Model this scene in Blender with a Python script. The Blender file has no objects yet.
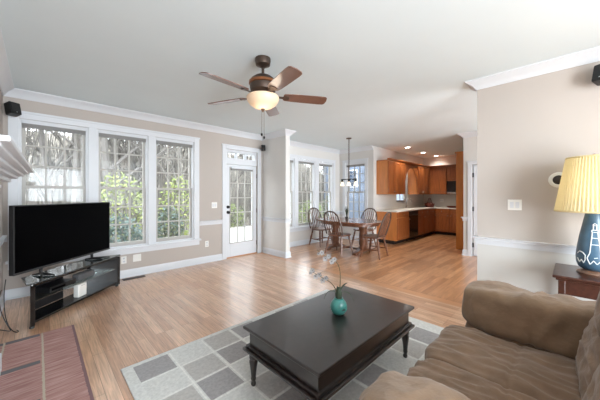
import bpy, bmesh, math, random
from mathutils import Vector, Matrix, noise
PI = math.pi
rnd = random.Random(7)
sc = bpy.context.scene
COL = sc.collection

# ------------------------------------------------------------------ camera, sky, exposure
cam_d = bpy.data.cameras.new('camera'); cam = bpy.data.objects.new('camera', cam_d); COL.objects.link(cam)
cam_d.sensor_width = 36.0; cam_d.lens = 16.0; cam_d.shift_y = -5.5 / 600
cam_d.clip_start = 0.02; cam_d.clip_end = 300
cam.location = (0, 0, 1.37); cam.rotation_euler = (PI / 2, 0, -math.radians(44.44))
sc.camera = cam
W = bpy.data.worlds.new('sky'); sc.world = W; W.use_nodes = True
bg = W.node_tree.nodes['Background']
bg.inputs[0].default_value = (0.86, 0.94, 1.0, 1); bg.inputs[1].default_value = 2.9
sc.view_settings.view_transform = 'Standard'; sc.view_settings.look = 'None'
sc.view_settings.gamma = 1.0; sc.view_settings.use_curve_mapping = False
sc.view_settings.exposure = 1.45
sc.cycles.use_denoising = True
sc.cycles.max_bounces = 10; sc.cycles.diffuse_bounces = 6; sc.cycles.transparent_max_bounces = 16
sc.cycles.sample_clamp_indirect = 6.0

def area_light(name, loc, rot, sx, sy, power, color=(1, 1, 1)):
    d = bpy.data.lights.new(name, 'AREA'); d.shape = 'RECTANGLE'; d.size = sx; d.size_y = sy
    d.energy = power; d.color = color
    o = bpy.data.objects.new(name, d); COL.objects.link(o); o.location = loc; o.rotation_euler = rot
    return o
def point_light(name, loc, power, color, r=0.05):
    d = bpy.data.lights.new(name, 'POINT'); d.energy = power; d.color = color; d.shadow_soft_size = r
    o = bpy.data.objects.new(name, d); COL.objects.link(o); o.location = loc
    return o

# fill lights added at the open rear of room and hall to brighten the interior
area_light('rear_daylight', (0.65, -2.95, 1.2), (math.radians(86), 0, 0), 1.8, 2.2, 120, (0.84, 0.93, 1.0))
area_light('hall_daylight', (5.4, -2.95, 1.35), (PI / 2, 0, 0), 2.6, 2.3, 80, (0.84, 0.93, 1.0))

# ------------------------------------------------------------------ materials
def lin(c):
    c = c / 255.0
    return c / 12.92 if c <= 0.04045 else ((c + 0.055) / 1.055) ** 2.4
def rgb(r, g, b): return (lin(r), lin(g), lin(b), 1)
MATS = {}
def mat(name, col, rough=0.5, metal=0.0, var=0.0, vscale=8.0, bump=0.0, bscale=60.0, spec=0.5, coat=0.0, stretch=None, emit=None, estr=0.0, trans=0.0, var2=None, sheen=0.0):
    if name in MATS: return MATS[name]
    m = bpy.data.materials.new(name); m.use_nodes = True; MATS[name] = m
    nt = m.node_tree; N = nt.nodes; L = nt.links
    p = N['Principled BSDF']
    p.inputs['Base Color'].default_value = col
    p.inputs['Roughness'].default_value = rough; p.inputs['Metallic'].default_value = metal
    p.inputs['Specular IOR Level'].default_value = spec
    p.inputs['Coat Weight'].default_value = coat; p.inputs['Coat Roughness'].default_value = 0.12
    p.inputs['Sheen Weight'].default_value = sheen
    p.inputs['Transmission Weight'].default_value = trans
    if emit: p.inputs['Emission Color'].default_value = emit; p.inputs['Emission Strength'].default_value = estr
    if var or bump:
        tc = N.new('ShaderNodeTexCoord'); mp = N.new('ShaderNodeMapping')
        L.new(tc.outputs['Object'], mp.inputs[0])
        if stretch: mp.inputs['Scale'].default_value = stretch
    if var:
        nz = N.new('ShaderNodeTexNoise'); nz.inputs['Scale'].default_value = vscale; nz.inputs['Detail'].default_value = 5
        L.new(mp.outputs[0], nz.inputs['Vector'])
        mx = N.new('ShaderNodeMix'); mx.data_type = 'RGBA'
        a = [max(0, c * (1 - var)) for c in col[:3]] + [1]; b = [min(1, c * (1 + var)) for c in col[:3]] + [1]
        if var2: b = var2
        mx.inputs[6].default_value = a; mx.inputs[7].default_value = b
        rp = N.new('ShaderNodeMapRange'); rp.inputs[1].default_value = 0.3; rp.inputs[2].default_value = 0.7
        L.new(nz.outputs[0], rp.inputs[0]); L.new(rp.outputs[0], mx.inputs[0]); L.new(mx.outputs[2], p.inputs['Base Color'])
    if bump:
        n2 = N.new('ShaderNodeTexNoise'); n2.inputs['Scale'].default_value = bscale; n2.inputs['Detail'].default_value = 4
        L.new(mp.outputs[0], n2.inputs['Vector'])
        bp = N.new('ShaderNodeBump'); bp.inputs['Strength'].default_value = bump; bp.inputs['Distance'].default_value = 0.01
        L.new(n2.outputs[0], bp.inputs['Height']); L.new(bp.outputs[0], p.inputs['Normal'])
    return m

def floor_mat(name, along_y, c1, c2, rough):
    m = bpy.data.materials.new(name); m.use_nodes = True; MATS[name] = m
    nt = m.node_tree; N = nt.nodes; L = nt.links; p = N['Principled BSDF']
    tc = N.new('ShaderNodeTexCoord'); mp = N.new('ShaderNodeMapping'); L.new(tc.outputs['Object'], mp.inputs[0])
    if along_y: mp.inputs['Rotation'].default_value = (0, 0, PI / 2)
    br = N.new('ShaderNodeTexBrick'); L.new(mp.outputs[0], br.inputs['Vector'])
    br.inputs['Scale'].default_value = 1.0; br.inputs['Brick Width'].default_value = 0.95; br.inputs['Row Height'].default_value = 0.082
    br.inputs['Mortar Size'].default_value = 0.0012; br.inputs['Mortar Smooth'].default_value = 0.2; br.inputs['Bias'].default_value = 0.0
    br.offset = 0.37; br.offset_frequency = 3
    br.inputs['Color1'].default_value = c1; br.inputs['Color2'].default_value = c2
    br.inputs['Mortar'].default_value = [c * 0.35 for c in c2[:3]] + [1]
    mp2 = N.new('ShaderNodeMapping'); L.new(mp.outputs[0], mp2.inputs[0]); mp2.inputs['Scale'].default_value = (1.2, 22, 1)
    nz = N.new('ShaderNodeTexNoise'); nz.inputs['Scale'].default_value = 3.0; nz.inputs['Detail'].default_value = 7; nz.inputs['Distortion'].default_value = 0.6
    L.new(mp2.outputs[0], nz.inputs['Vector'])
    cr = N.new('ShaderNodeMapRange'); cr.inputs[1].default_value = 0.3; cr.inputs[2].default_value = 0.72; cr.inputs[3].default_value = 0.68; cr.inputs[4].default_value = 1.22
    L.new(nz.outputs[0], cr.inputs[0])
    mx = N.new('ShaderNodeMix'); mx.data_type = 'RGBA'; mx.blend_type = 'MULTIPLY'; mx.inputs[0].default_value = 1.0
    L.new(br.outputs['Color'], mx.inputs[6]); L.new(cr.outputs[0], mx.inputs[7]); L.new(mx.outputs[2], p.inputs['Base Color'])
    p.inputs['Roughness'].default_value = rough; p.inputs['Specular IOR Level'].default_value = 0.6
    p.inputs['Coat Weight'].default_value = 0.7; p.inputs['Coat Roughness'].default_value = 0.22
    bp = N.new('ShaderNodeBump'); bp.inputs['Strength'].default_value = 0.15; bp.inputs['Distance'].default_value = 0.004
    L.new(br.outputs['Fac'], bp.inputs['Height']); bp.invert = True; L.new(bp.outputs[0], p.inputs['Normal'])
    return m

def glass_mat(name, fac=0.07, tint=(1, 1, 1, 1)):
    m = bpy.data.materials.new(name); m.use_nodes = True; MATS[name] = m
    nt = m.node_tree; N = nt.nodes; L = nt.links
    N.remove(N['Principled BSDF'])
    t = N.new('ShaderNodeBsdfTransparent'); t.inputs[0].default_value = tint
    g = N.new('ShaderNodeBsdfGlossy'); g.inputs['Roughness'].default_value = 0.03
    mx = N.new('ShaderNodeMixShader'); mx.inputs[0].default_value = fac
    L.new(t.outputs[0], mx.inputs[1]); L.new(g.outputs[0], mx.inputs[2]); L.new(mx.outputs[0], N['Material Output'].inputs[0])
    return m

def rug_mat():
    m = bpy.data.materials.new('area_rug_weave'); m.use_nodes = True
    nt = m.node_tree; N = nt.nodes; L = nt.links; p = N['Principled BSDF']; p.inputs['Roughness'].default_value = 0.95
    p.inputs['Specular IOR Level'].default_value = 0.1
    tc = N.new('ShaderNodeTexCoord'); sp = N.new('ShaderNodeSeparateXYZ'); L.new(tc.outputs['Object'], sp.inputs[0])
    def M(op, a, b=None):
        n = N.new('ShaderNodeMath'); n.operation = op
        for i, v in enumerate((a, b)):
            if v is None: continue
            if isinstance(v, (int, float)): n.inputs[i].default_value = v
            else: L.new(v, n.inputs[i])
        return n.outputs[0]
    pu, pv = 0.285, 0.2586
    x = M('DIVIDE', M('SUBTRACT', sp.outputs[0], 0.53), pu); y = M('DIVIDE', M('SUBTRACT', 2.415, sp.outputs[1]), pv)
    fx = M('FRACT', x); fy = M('FRACT', y)
    inb = M('MULTIPLY', M('LESS_THAN', fx, 0.885), M('LESS_THAN', fy, 0.905))
    rng = M('MULTIPLY', M('MULTIPLY', M('GREATER_THAN', x, 0.0), M('LESS_THAN', x, 7.95)), M('MULTIPLY', M('GREATER_THAN', y, 0.0), M('LESS_THAN', y, 5.95)))
    ln = M('MULTIPLY', M('MULTIPLY', M('GREATER_THAN', fx, 0.925), M('LESS_THAN', fx, 0.965)), 1.0)
    ln2 = M('MULTIPLY', M('GREATER_THAN', fy, 0.935), M('LESS_THAN', fy, 0.975))
    idx = M('DIVIDE', M('ADD', M('MODULO', M('ADD', M('FLOOR', x), M('FLOOR', y)), 3.0), 0.5), 3.0)
    rp = N.new('ShaderNodeValToRGB'); L.new(idx, rp.inputs[0]); e = rp.color_ramp.elements
    rp.color_ramp.interpolation = 'CONSTANT'
    e[0].position = 0; e[0].color = rgb(162, 160, 160); e[1].position = 0.333; e[1].color = rgb(208, 209, 206)
    q = e.new(0.667); q.color = rgb(184, 182, 179)
    mx = N.new('ShaderNodeMix'); mx.data_type = 'RGBA'; mx.inputs[6].default_value = rgb(212, 213, 210)
    L.new(rp.outputs[0], mx.inputs[7]); L.new(M('MULTIPLY', inb, rng), mx.inputs[0])
    m2 = N.new('ShaderNodeMix'); m2.data_type = 'RGBA'; L.new(mx.outputs[2], m2.inputs[6]); m2.inputs[7].default_value = rgb(226, 226, 222)
    L.new(M('MULTIPLY', M('MAXIMUM', ln, ln2), rng), m2.inputs[0])
    nz = N.new('ShaderNodeTexNoise'); nz.inputs['Scale'].default_value = 55; nz.inputs['Detail'].default_value = 4; L.new(tc.outputs['Object'], nz.inputs['Vector'])
    r2 = N.new('ShaderNodeMapRange'); r2.inputs[1].default_value = 0.3; r2.inputs[2].default_value = 0.7; r2.inputs[3].default_value = 0.88; r2.inputs[4].default_value = 1.1
    L.new(nz.outputs[0], r2.inputs[0])
    m3 = N.new('ShaderNodeMix'); m3.data_type = 'RGBA'; m3.blend_type = 'MULTIPLY'; m3.inputs[0].default_value = 1
    L.new(m2.outputs[2], m3.inputs[6]); L.new(r2.outputs[0], m3.inputs[7]); L.new(m3.outputs[2], p.inputs['Base Color'])
    return m

def hearth_rug_mat():
    m = bpy.data.materials.new('hearth_rug_weave'); m.use_nodes = True
    nt = m.node_tree; N = nt.nodes; L = nt.links; p = N['Principled BSDF']; p.inputs['Roughness'].default_value = 0.95
    p.inputs['Specular IOR Level'].default_value = 0.1
    tc = N.new('ShaderNodeTexCoord'); sp = N.new('ShaderNodeSeparateXYZ'); L.new(tc.outputs['Object'], sp.inputs[0])
    def M(op, a, b=None):
        n = N.new('ShaderNodeMath'); n.operation = op
        for i, v in enumerate((a, b)):
            if v is None: continue
            if isinstance(v, (int, float)): n.inputs[i].default_value = v
            else: L.new(v, n.inputs[i])
        return n.outputs[0]
    mp = N.new('ShaderNodeMapping'); L.new(tc.outputs['Object'], mp.inputs[0]); mp.inputs['Scale'].default_value = (5, 70, 1)
    nz = N.new('ShaderNodeTexNoise'); nz.inputs['Scale'].default_value = 1.0; nz.inputs['Detail'].default_value = 5; L.new(mp.outputs[0], nz.inputs['Vector'])
    rp = N.new('ShaderNodeValToRGB'); L.new(nz.outputs[0], rp.inputs[0]); e = rp.color_ramp.elements
    e[0].position = 0.3; e[0].color = rgb(150, 110, 106); e[1].position = 0.72; e[1].color = rgb(198, 166, 158)
    q = e.new(0.5); q.color = rgb(174, 136, 130)
    jn = N.new('ShaderNodeTexNoise'); jn.inputs['Scale'].default_value = 45; L.new(tc.outputs['Object'], jn.inputs['Vector'])
    jit = M('MULTIPLY', M('SUBTRACT', jn.outputs[0], 0.5), 0.012)
    u = M('ADD', sp.outputs[0], jit); v = M('ADD', sp.outputs[1], jit)
    # slate bars across the inner panels, cream lines between the panels
    fv = M('FRACT', M('DIVIDE', M('SUBTRACT', 3.645, v), 0.58)); fu = M('FRACT', M('DIVIDE', M('SUBTRACT', u, 0.02), 0.25))
    bar = M('MULTIPLY', M('LESS_THAN', fv, 0.10), M('LESS_THAN', u, 0.01))
    line = M('LESS_THAN', fu, 0.055)
    edge = M('GREATER_THAN', u, 0.245)
    m1 = N.new('ShaderNodeMix'); m1.data_type = 'RGBA'; L.new(bar, m1.inputs[0]); L.new(rp.outputs[0], m1.inputs[6]); m1.inputs[7].default_value = rgb(112, 110, 112)
    m2 = N.new('ShaderNodeMix'); m2.data_type = 'RGBA'; L.new(line, m2.inputs[0]); L.new(m1.outputs[2], m2.inputs[6]); m2.inputs[7].default_value = rgb(186, 176, 158)
    m3 = N.new('ShaderNodeMix'); m3.data_type = 'RGBA'; L.new(edge, m3.inputs[0]); L.new(m2.outputs[2], m3.inputs[6]); m3.inputs[7].default_value = rgb(130, 104, 106)
    L.new(m3.outputs[2], p.inputs['Base Color'])
    bp = N.new('ShaderNodeBump'); bp.inputs['Strength'].default_value = 0.4; bp.inputs['Distance'].default_value = 0.006; L.new(nz.outputs[0], bp.inputs['Height']); L.new(bp.outputs[0], p.inputs['Normal'])
    return m

def siding_mat(name, c, pitch):
    m = bpy.data.materials.new(name); m.use_nodes = True; nt = m.node_tree; N = nt.nodes; L = nt.links; p = N['Principled BSDF']
    p.inputs['Roughness'].default_value = 0.7
    tc = N.new('ShaderNodeTexCoord'); w = N.new('ShaderNodeTexWave'); w.wave_type = 'BANDS'; w.bands_direction = 'Z'; w.wave_profile = 'SAW'
    w.inputs['Scale'].default_value = 0.314 / pitch
    L.new(tc.outputs['Object'], w.inputs['Vector'])
    bp = N.new('ShaderNodeBump'); bp.inputs['Strength'].default_value = 0.8; bp.inputs['Distance'].default_value = 0.02
    L.new(w.outputs['Fac'], bp.inputs['Height']); L.new(bp.outputs[0], p.inputs['Normal']); p.inputs['Base Color'].default_value = c
    return m

WALL = mat('beige_wall_paint', rgb(180, 171, 164), 0.85, spec=0.2, var=0.02, vscale=1.5)
WALL2 = mat('pale_lower_wall_paint', rgb(200, 198, 194), 0.85, spec=0.2, var=0.02, vscale=1.5)
WALLC = mat('cream_wall_paint', rgb(206, 203, 199), 0.85, spec=0.2, var=0.02, vscale=1.5)
KWALL = mat('grey_kitchen_wall_paint', rgb(208, 205, 200), 0.8, spec=0.2, var=0.02, vscale=1.5)
CEIL = mat('ceiling_paint', rgb(216, 226, 230), 0.95, spec=0.1, var=0.012, vscale=2.0)
TRIM = mat('white_trim_paint', rgb(207, 209, 213), 0.45, var=0.01, vscale=3)
SASH = mat('window_sash_paint', rgb(170, 166, 160), 0.5, var=0.01, vscale=3)  # whitish sashes greyed in the colour to imitate backlit shade
BLIND = mat('grey_blind_slats', rgb(140, 138, 136), 0.6, var=0.25, vscale=30, stretch=(0.2, 1, 40))
FL1 = floor_mat('oak_boards_lengthwise', True, rgb(218, 178, 146), rgb(190, 146, 114), 0.3)
FL2 = floor_mat('oak_boards_crosswise', False, rgb(208, 154, 110), rgb(164, 112, 74), 0.3)
FLB = mat('oak_border_board', rgb(190, 138, 98), 0.3, var=0.15, vscale=4, stretch=(20, 1, 1), coat=0.35)
GLASS = glass_mat('window_glass', 0.012)
ESPR = mat('espresso_wood', rgb(36, 29, 27), 0.32, var=0.25, vscale=6, stretch=(3, 3, 3), spec=0.5, coat=0.6)
SUEDE = mat('brown_suede', rgb(128, 105, 86), 0.92, spec=0.15, var=0.16, vscale=9, bump=0.5, bscale=28, sheen=0.3)
SUEDEL = mat('tan_suede_arm', rgb(136, 112, 90), 0.92, spec=0.15, var=0.16, vscale=7, bump=0.5, bscale=24, sheen=0.3)
CHERRY = mat('cherry_cabinet_wood', rgb(146, 82, 40), 0.35, var=0.38, vscale=4, stretch=(14, 14, 1), coat=0.3)
CHERRYL = mat('light_cabinet_side_wood', rgb(196, 122, 62), 0.4, var=0.12, vscale=3, stretch=(6, 6, 1), coat=0.2)
ORANGE = mat('orange_tall_cabinet_wood', rgb(192, 116, 40), 0.4, var=0.12, vscale=3, stretch=(6, 6, 1), coat=0.2)
DARKRED = mat('mahogany_wood', rgb(62, 35, 27), 0.3, var=0.25, vscale=4, stretch=(2, 8, 8), coat=0.3)
CHAIRW = mat('worn_walnut_chair_wood', rgb(104, 64, 42), 0.35, var=0.3, vscale=10, coat=0.3)
CHAIRD = mat('dark_chair_hoop_wood', rgb(74, 54, 44), 0.4, var=0.2, vscale=10, coat=0.2)
BLACK = mat('black_plastic', rgb(20, 20, 22), 0.45, var=0.15, vscale=20)
SCREEN = mat('black_tv_screen', rgb(2, 2, 3), 0.45, var=0.1, vscale=2, spec=0.03)
GBLK = mat('gloss_black_lacquer', rgb(12, 13, 15), 0.18, var=0.1, vscale=4)
BRONZE = mat('bronze_metal', rgb(92, 78, 70), 0.38, metal=0.85, var=0.15, vscale=12)
COPPER = mat('copper_band_metal', rgb(150, 98, 66), 0.3, metal=0.8, var=0.15, vscale=12)
IRON = mat('black_iron', rgb(26, 24, 23), 0.5, metal=0.4, var=0.15, vscale=12)
CHROME = mat('brushed_steel', rgb(190, 190, 188), 0.25, metal=1.0, var=0.05, vscale=20)
PLATE = mat('white_plate_plastic', rgb(226, 224, 219), 0.4, var=0.01, vscale=5)
COUNTER = mat('white_stone_worktop', rgb(224, 220, 212), 0.25, var=0.05, vscale=40)

# ------------------------------------------------------------------ mesh builder
class MB:
    def __init__(s): s.v = []; s.f = []; s.mi = []; s.m = 0; s.X = Matrix.Identity(4)
    def add(s, vs, fs):
        o = len(s.v); s.v += [tuple(s.X @ Vector(p)) for p in vs]
        s.f += [tuple(i + o for i in f) for f in fs]; s.mi += [s.m] * len(fs); return s
    def box(s, x0, x1, y0, y1, z0, z1):
        if x0 > x1: x0, x1 = x1, x0
        if y0 > y1: y0, y1 = y1, y0
        if z0 > z1: z0, z1 = z1, z0
        return s.add([(x0, y0, z0), (x1, y0, z0), (x1, y1, z0), (x0, y1, z0), (x0, y0, z1), (x1, y0, z1), (x1, y1, z1), (x0, y1, z1)],
                     [(0, 3, 2, 1), (4, 5, 6, 7), (0, 1, 5, 4), (1, 2, 6, 5), (2, 3, 7, 6), (3, 0, 4, 7)])
    def tube(s, pts, rad, seg=8, cap=True, flat=1.0):
        pts = [Vector(p) for p in pts]; n = len(pts)
        if not isinstance(rad, (list, tuple)): rad = [rad] * n
        vs = []; fs = []; up = None
        for i, p in enumerate(pts):
            t = (pts[min(i + 1, n - 1)] - pts[max(i - 1, 0)])
            t = t.normalized() if t.length > 1e-9 else Vector((0, 0, 1))
            if up is None: up = Vector((0, 0, 1)) if abs(t.z) < 0.9 else Vector((1, 0, 0))
            a = t.cross(up)
            if a.length < 1e-6: a = t.orthogonal()
            a.normalize(); b = a.cross(t).normalized(); up = b
            for k in range(seg):
                q = 2 * PI * k / seg
                vs.append(tuple(p + a * math.cos(q) * rad[i] + b * math.sin(q) * rad[i] * flat))
        for i in range(n - 1):
            for k in range(seg):
                k2 = (k + 1) % seg
                fs.append((i * seg + k, i * seg + k2, (i + 1) * seg + k2, (i + 1) * seg + k))
        if cap: fs.append(tuple(range(seg - 1, -1, -1))); fs.append(tuple((n - 1) * seg + k for k in range(seg)))
        return s.add(vs, fs)
    def lathe(s, prof, c=(0, 0, 0), seg=24, sx=1, sy=1, ripple=0, nr=0):
        vs = []; fs = []; n = len(prof)
        for r, z in prof:
            for k in range(seg):
                q = 2 * PI * k / seg; rr = r * (1 + ripple * math.cos(nr * q))
                vs.append((c[0] + rr * math.cos(q) * sx, c[1] + rr * math.sin(q) * sy, c[2] + z))
        for i in range(n - 1):
            for k in range(seg):
                k2 = (k + 1) % seg; fs.append((i * seg + k, i * seg + k2, (i + 1) * seg + k2, (i + 1) * seg + k))
        if prof[0][0] > 1e-6: fs.append(tuple(range(seg - 1, -1, -1)))
        if prof[-1][0] > 1e-6: fs.append(tuple((n - 1) * seg + k for k in range(seg)))
        return s.add(vs, fs)
    def prism(s, poly, a, b, axis='y'):
        n = len(poly)
        def P(p, t): return {'y': (p[0], t, p[1]), 'x': (t, p[0], p[1]), 'z': (p[0], p[1], t)}[axis]
        vs = [P(p, a) for p in poly] + [P(p, b) for p in poly]
        fs = [tuple(range(n)), tuple(range(2 * n - 1, n - 1, -1))] + [(i, n + i, n + (i + 1) % n, (i + 1) % n) for i in range(n)]
        return s.add(vs, fs)
    def sweep(s, prof, p0, p1, nrm, m0=0.0, m1=0.0):
        """profile (out from wall, z) along the wall line p0 -> p1; nrm points into the room; m0, m1 = mitre slope at the ends"""
        p0 = Vector((p0[0], p0[1], 0)); p1 = Vector((p1[0], p1[1], 0)); t = (p1 - p0).normalized(); nv = Vector((nrm[0], nrm[1], 0)); k = len(prof)
        vs = [tuple(p0 + nv * a - t * a * m0 + Vector((0, 0, z))) for a, z in prof] + [tuple(p1 + nv * a + t * a * m1 + Vector((0, 0, z))) for a, z in prof]
        return s.add(vs, [tuple(range(k)), tuple(range(2 * k - 1, k - 1, -1))] + [(i, k + i, k + (i + 1) % k, (i + 1) % k) for i in range(k)])
    def ball(s, c, r, seg=12, sz=(1, 1, 1)):
        n = max(6, seg // 2); vs = []; fs = []
        for i in range(n + 1):
            th = PI * i / n
            for k in range(seg):
                q = 2 * PI * k / seg
                vs.append((c[0] + r * sz[0] * math.sin(th) * math.cos(q), c[1] + r * sz[1] * math.sin(th) * math.sin(q), c[2] - r * sz[2] * math.cos(th)))
        for i in range(n):
            for k in range(seg):
                k2 = (k + 1) % seg; fs.append((i * seg + k, i * seg + k2, (i + 1) * seg + k2, (i + 1) * seg + k))
        return s.add(vs, fs)
    def puffy(s, c, size, p=4.0, n=16, wr=0.006, seed=0, wscale=(6, 6, 6), lump=0.012, R=None, seam=None):
        vs = []; fs = []
        for ax in range(3):
            for sg in (-1, 1):
                o = len(vs)
                for i in range(n + 1):
                    for j in range(n + 1):
                        a = math.tan((2 * i / n - 1) * PI / 4); b = math.tan((2 * j / n - 1) * PI / 4)
                        q = [0, 0, 0]; q[ax] = sg; q[(ax + 1) % 3] = a; q[(ax + 2) % 3] = b
                        k = sum(abs(t) ** p for t in q) ** (-1 / p)
                        w = Vector((q[0] * k * size[0] / 2, q[1] * k * size[1] / 2, q[2] * k * size[2] / 2))
                        nr = Vector([math.copysign(abs(t * k) ** (p - 1), t) / (size[d] / 2) for d, t in enumerate(q)]).normalized()
                        sv = Vector((seed * 3.1, seed * 1.7, seed * 0.9))
                        w += nr * lump * noise.noise(w * 5 + sv)
                        ww = Vector((w.x * wscale[0], w.y * wscale[1], w.z * wscale[2])) + sv
                        w += nr * wr * (0.5 - abs(noise.noise(ww)) * 2)
                        if seam: w -= nr * seam[2] * math.exp(-((w[seam[0]] - seam[1]) / 0.011) ** 2)
                        if R: w = R @ w
                        vs.append((c[0] + w.x, c[1] + w.y, c[2] + w.z))
                for i in range(n):
                    for j in range(n):
                        A = o + i * (n + 1) + j; f = (A, A + n + 1, A + n + 2, A + 1)
                        fs.append(f if sg > 0 else f[::-1])
        return s.add(vs, fs)
    def build(s, name, m, parent=None, bevel=0.0, smooth=False, weld=False, bseg=2):
        me = bpy.data.meshes.new(name); me.from_pydata(s.v, [], s.f)
        ms = m if isinstance(m, (list, tuple)) else [m]
        for x in ms: me.materials.append(x)
        if len(ms) > 1: me.polygons.foreach_set('material_index', s.mi)
        bm = bmesh.new(); bm.from_mesh(me)
        if weld: bmesh.ops.remove_doubles(bm, verts=bm.verts, dist=1e-4)
        bmesh.ops.recalc_face_normals(bm, faces=bm.faces)
        bm.to_mesh(me); bm.free()
        if smooth:
            me.polygons.foreach_set('use_smooth', [True] * len(me.polygons))
            if smooth != 'all': me.set_sharp_from_angle(angle=math.radians(38))
        o = bpy.data.objects.new(name, me); COL.objects.link(o)
        if bevel:
            b = o.modifiers.new('bevel', 'BEVEL'); b.width = bevel; b.segments = bseg; b.limit_method = 'ANGLE'; b.angle_limit = math.radians(40)
        if parent: o.parent = parent
        return o

def tag(o, label, cat=None, group=None, kind=None):
    o['label'] = label
    if cat: o['category'] = cat
    if group: o['group'] = group
    if kind: o['kind'] = kind
    return o
def thing(name, label, cat, loc=(0, 0, 0), rz=0.0, group=None, kind=None):
    o = bpy.data.objects.new(name, None); COL.objects.link(o); o.location = loc; o.rotation_euler = (0, 0, rz); o.empty_display_size = 0.1
    return tag(o, label, cat, group, kind)
def dup(root, loc, rz, label=None, group=None, scale=None):
    r = root.copy(); COL.objects.link(r); r.location = loc; r.rotation_euler = (0, 0, rz)
    if scale: r.scale = scale
    if label: r['label'] = label
    if group: r['group'] = group
    for ch in list(root.children):
        c = ch.copy(); COL.objects.link(c); c.parent = r
        for g in list(ch.children):
            d = g.copy(); COL.objects.link(d); d.parent = c
    return r
def struct(o, label, cat='wall'): return tag(o, label, cat, None, 'structure')

# ------------------------------------------------------------------ room shell   (X to the right and away, Y to the left and away)
ZC = 2.75; VB = -3.0      # ceiling height; the open rear end of the room behind the camera
def wall_holes(mb, x0, x1, y0, y1, z0, z1, holes, axis):
    """a wall slab running along axis x or y with rectangular holes (a0, a1, h0, h1)"""
    def bx(a, b, c, d):
        if b - a < 1e-4 or d - c < 1e-4: return
        if axis == 'x': mb.box(a, b, y0, y1, c, d)
        else: mb.box(x0, x1, a, b, c, d)
    A, Bq = (x0, x1) if axis == 'x' else (y0, y1)
    cur = A
    for (a, b, c, d) in sorted(holes):
        bx(cur, a, z0, z1); bx(a, b, z0, c); bx(a, b, d, z1); cur = b
    bx(cur, Bq, z0, z1)

VW = 5.15           # inner face of the long window wall
LW = [(-0.185, 0.538), (0.647, 1.357), (1.468, 2.161)]
DW = [(4.16, 4.846), (4.975, 5.652), (5.802, 6.473)]
Z0, Z1 = 0.50, 2.385
b = MB(); b.m = 0
b.add([(-0.45, VB, 0), (3.66, VB, 0), (3.66, 5.3, 0), (-0.45, 5.3, 0)], [(0, 1, 2, 3)])
b.m = 2; b.add([(3.66, VB, 0), (3.79, VB, 0), (3.79, 5.3, 0), (3.66, 5.3, 0)], [(0, 1, 2, 3)])
b.m = 1; b.add([(3.79, VB, 0), (10.6, VB, 0), (10.6, 5.3, 0), (3.79, 5.3, 0)], [(0, 1, 2, 3)])
b.m = 0; b.box(-0.45, 10.6, VB, 5.3, -0.12, -0.004)
struct(b.build('floor', [FL1, FL2, FLB]), 'honey oak strip floor running through living room and kitchen', 'floor')
b = MB(); b.box(-0.45, 10.6, VB, 5.3, ZC, ZC + 0.12)
struct(b.build('ceiling', CEIL), 'flat pale grey ceiling over the open living room', 'ceiling')
b = MB(); wall_holes(b, -0.45, 3.8, VW, VW + 0.16, 0, ZC, [(a, c, Z0, Z1) for a, c in LW] + [(2.85, 3.655, 0.0, 2.345)], 'x')
struct(b.build('wall_windows', WALL), 'beige wall with three tall windows and the glazed door')
b = MB(); wall_holes(b, 3.8, 6.95, VW, VW + 0.16, 0, ZC, [(a, c, Z0, Z1) for a, c in DW], 'x')
struct(b.build('wall_dining', WALLC), 'cream wall with windows behind the dining table')
b = MB(); wall_holes(b, 6.8, 6.95, 3.95, VW, 0, ZC, [(4.227, 4.918, Z0, Z1 - 0.06)], 'y')
struct(b.build('wall_nook', WALLC), 'cream end wall of the dining area with one window')
b = MB(); b.box(3.8, 3.92, 4.315, VW, 0, ZC)
struct(b.build('wall_stub', WALLC), 'short cream wall stub between glazed door and dining area')
b = MB(); b.m = 0; b.box(3.83, 3.98, VB, 0.81, 0.83, ZC); b.m = 1; b.box(3.83, 3.98, VB, 0.81, 0, 0.83)
struct(b.build('wall_right', [WALL, WALL2]), 'beige wall at right with the chair rail and switch')
b = MB(); b.box(-0.45, -0.33, VB, 5.31, 0, ZC)
struct(b.build('wall_left', WALL), 'beige fireplace wall at the left edge')
b = MB(); wall_holes(b, 6.95, 10.58, 3.95, 4.1, 0, ZC, [(8.22, 9.03, 1.10, 2.1)], 'x')
struct(b.build('wall_kitchen', KWALL), 'grey kitchen wall behind sink and wall cabinets')
b = MB(); b.box(10.43, 10.58, 0.6, 3.95, 0, ZC)
struct(b.build('wall_back', KWALL), 'grey far kitchen wall behind the microwave')
b = MB(); b.box(6.99, 10.43, 0.6, 0.75, 0, ZC)
struct(b.build('wall_pantry', KWALL), 'kitchen side wall hidden behind the tall cabinet')
b = MB(); wall_holes(b, 6.87, 6.99, VB, 1.72, 0, ZC, [(0.72, 1.55, 0, 2.03)], 'y')
struct(b.build('wall_hall', WALLC), 'pale wall with hinged white door beside tall cabinet')

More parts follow.
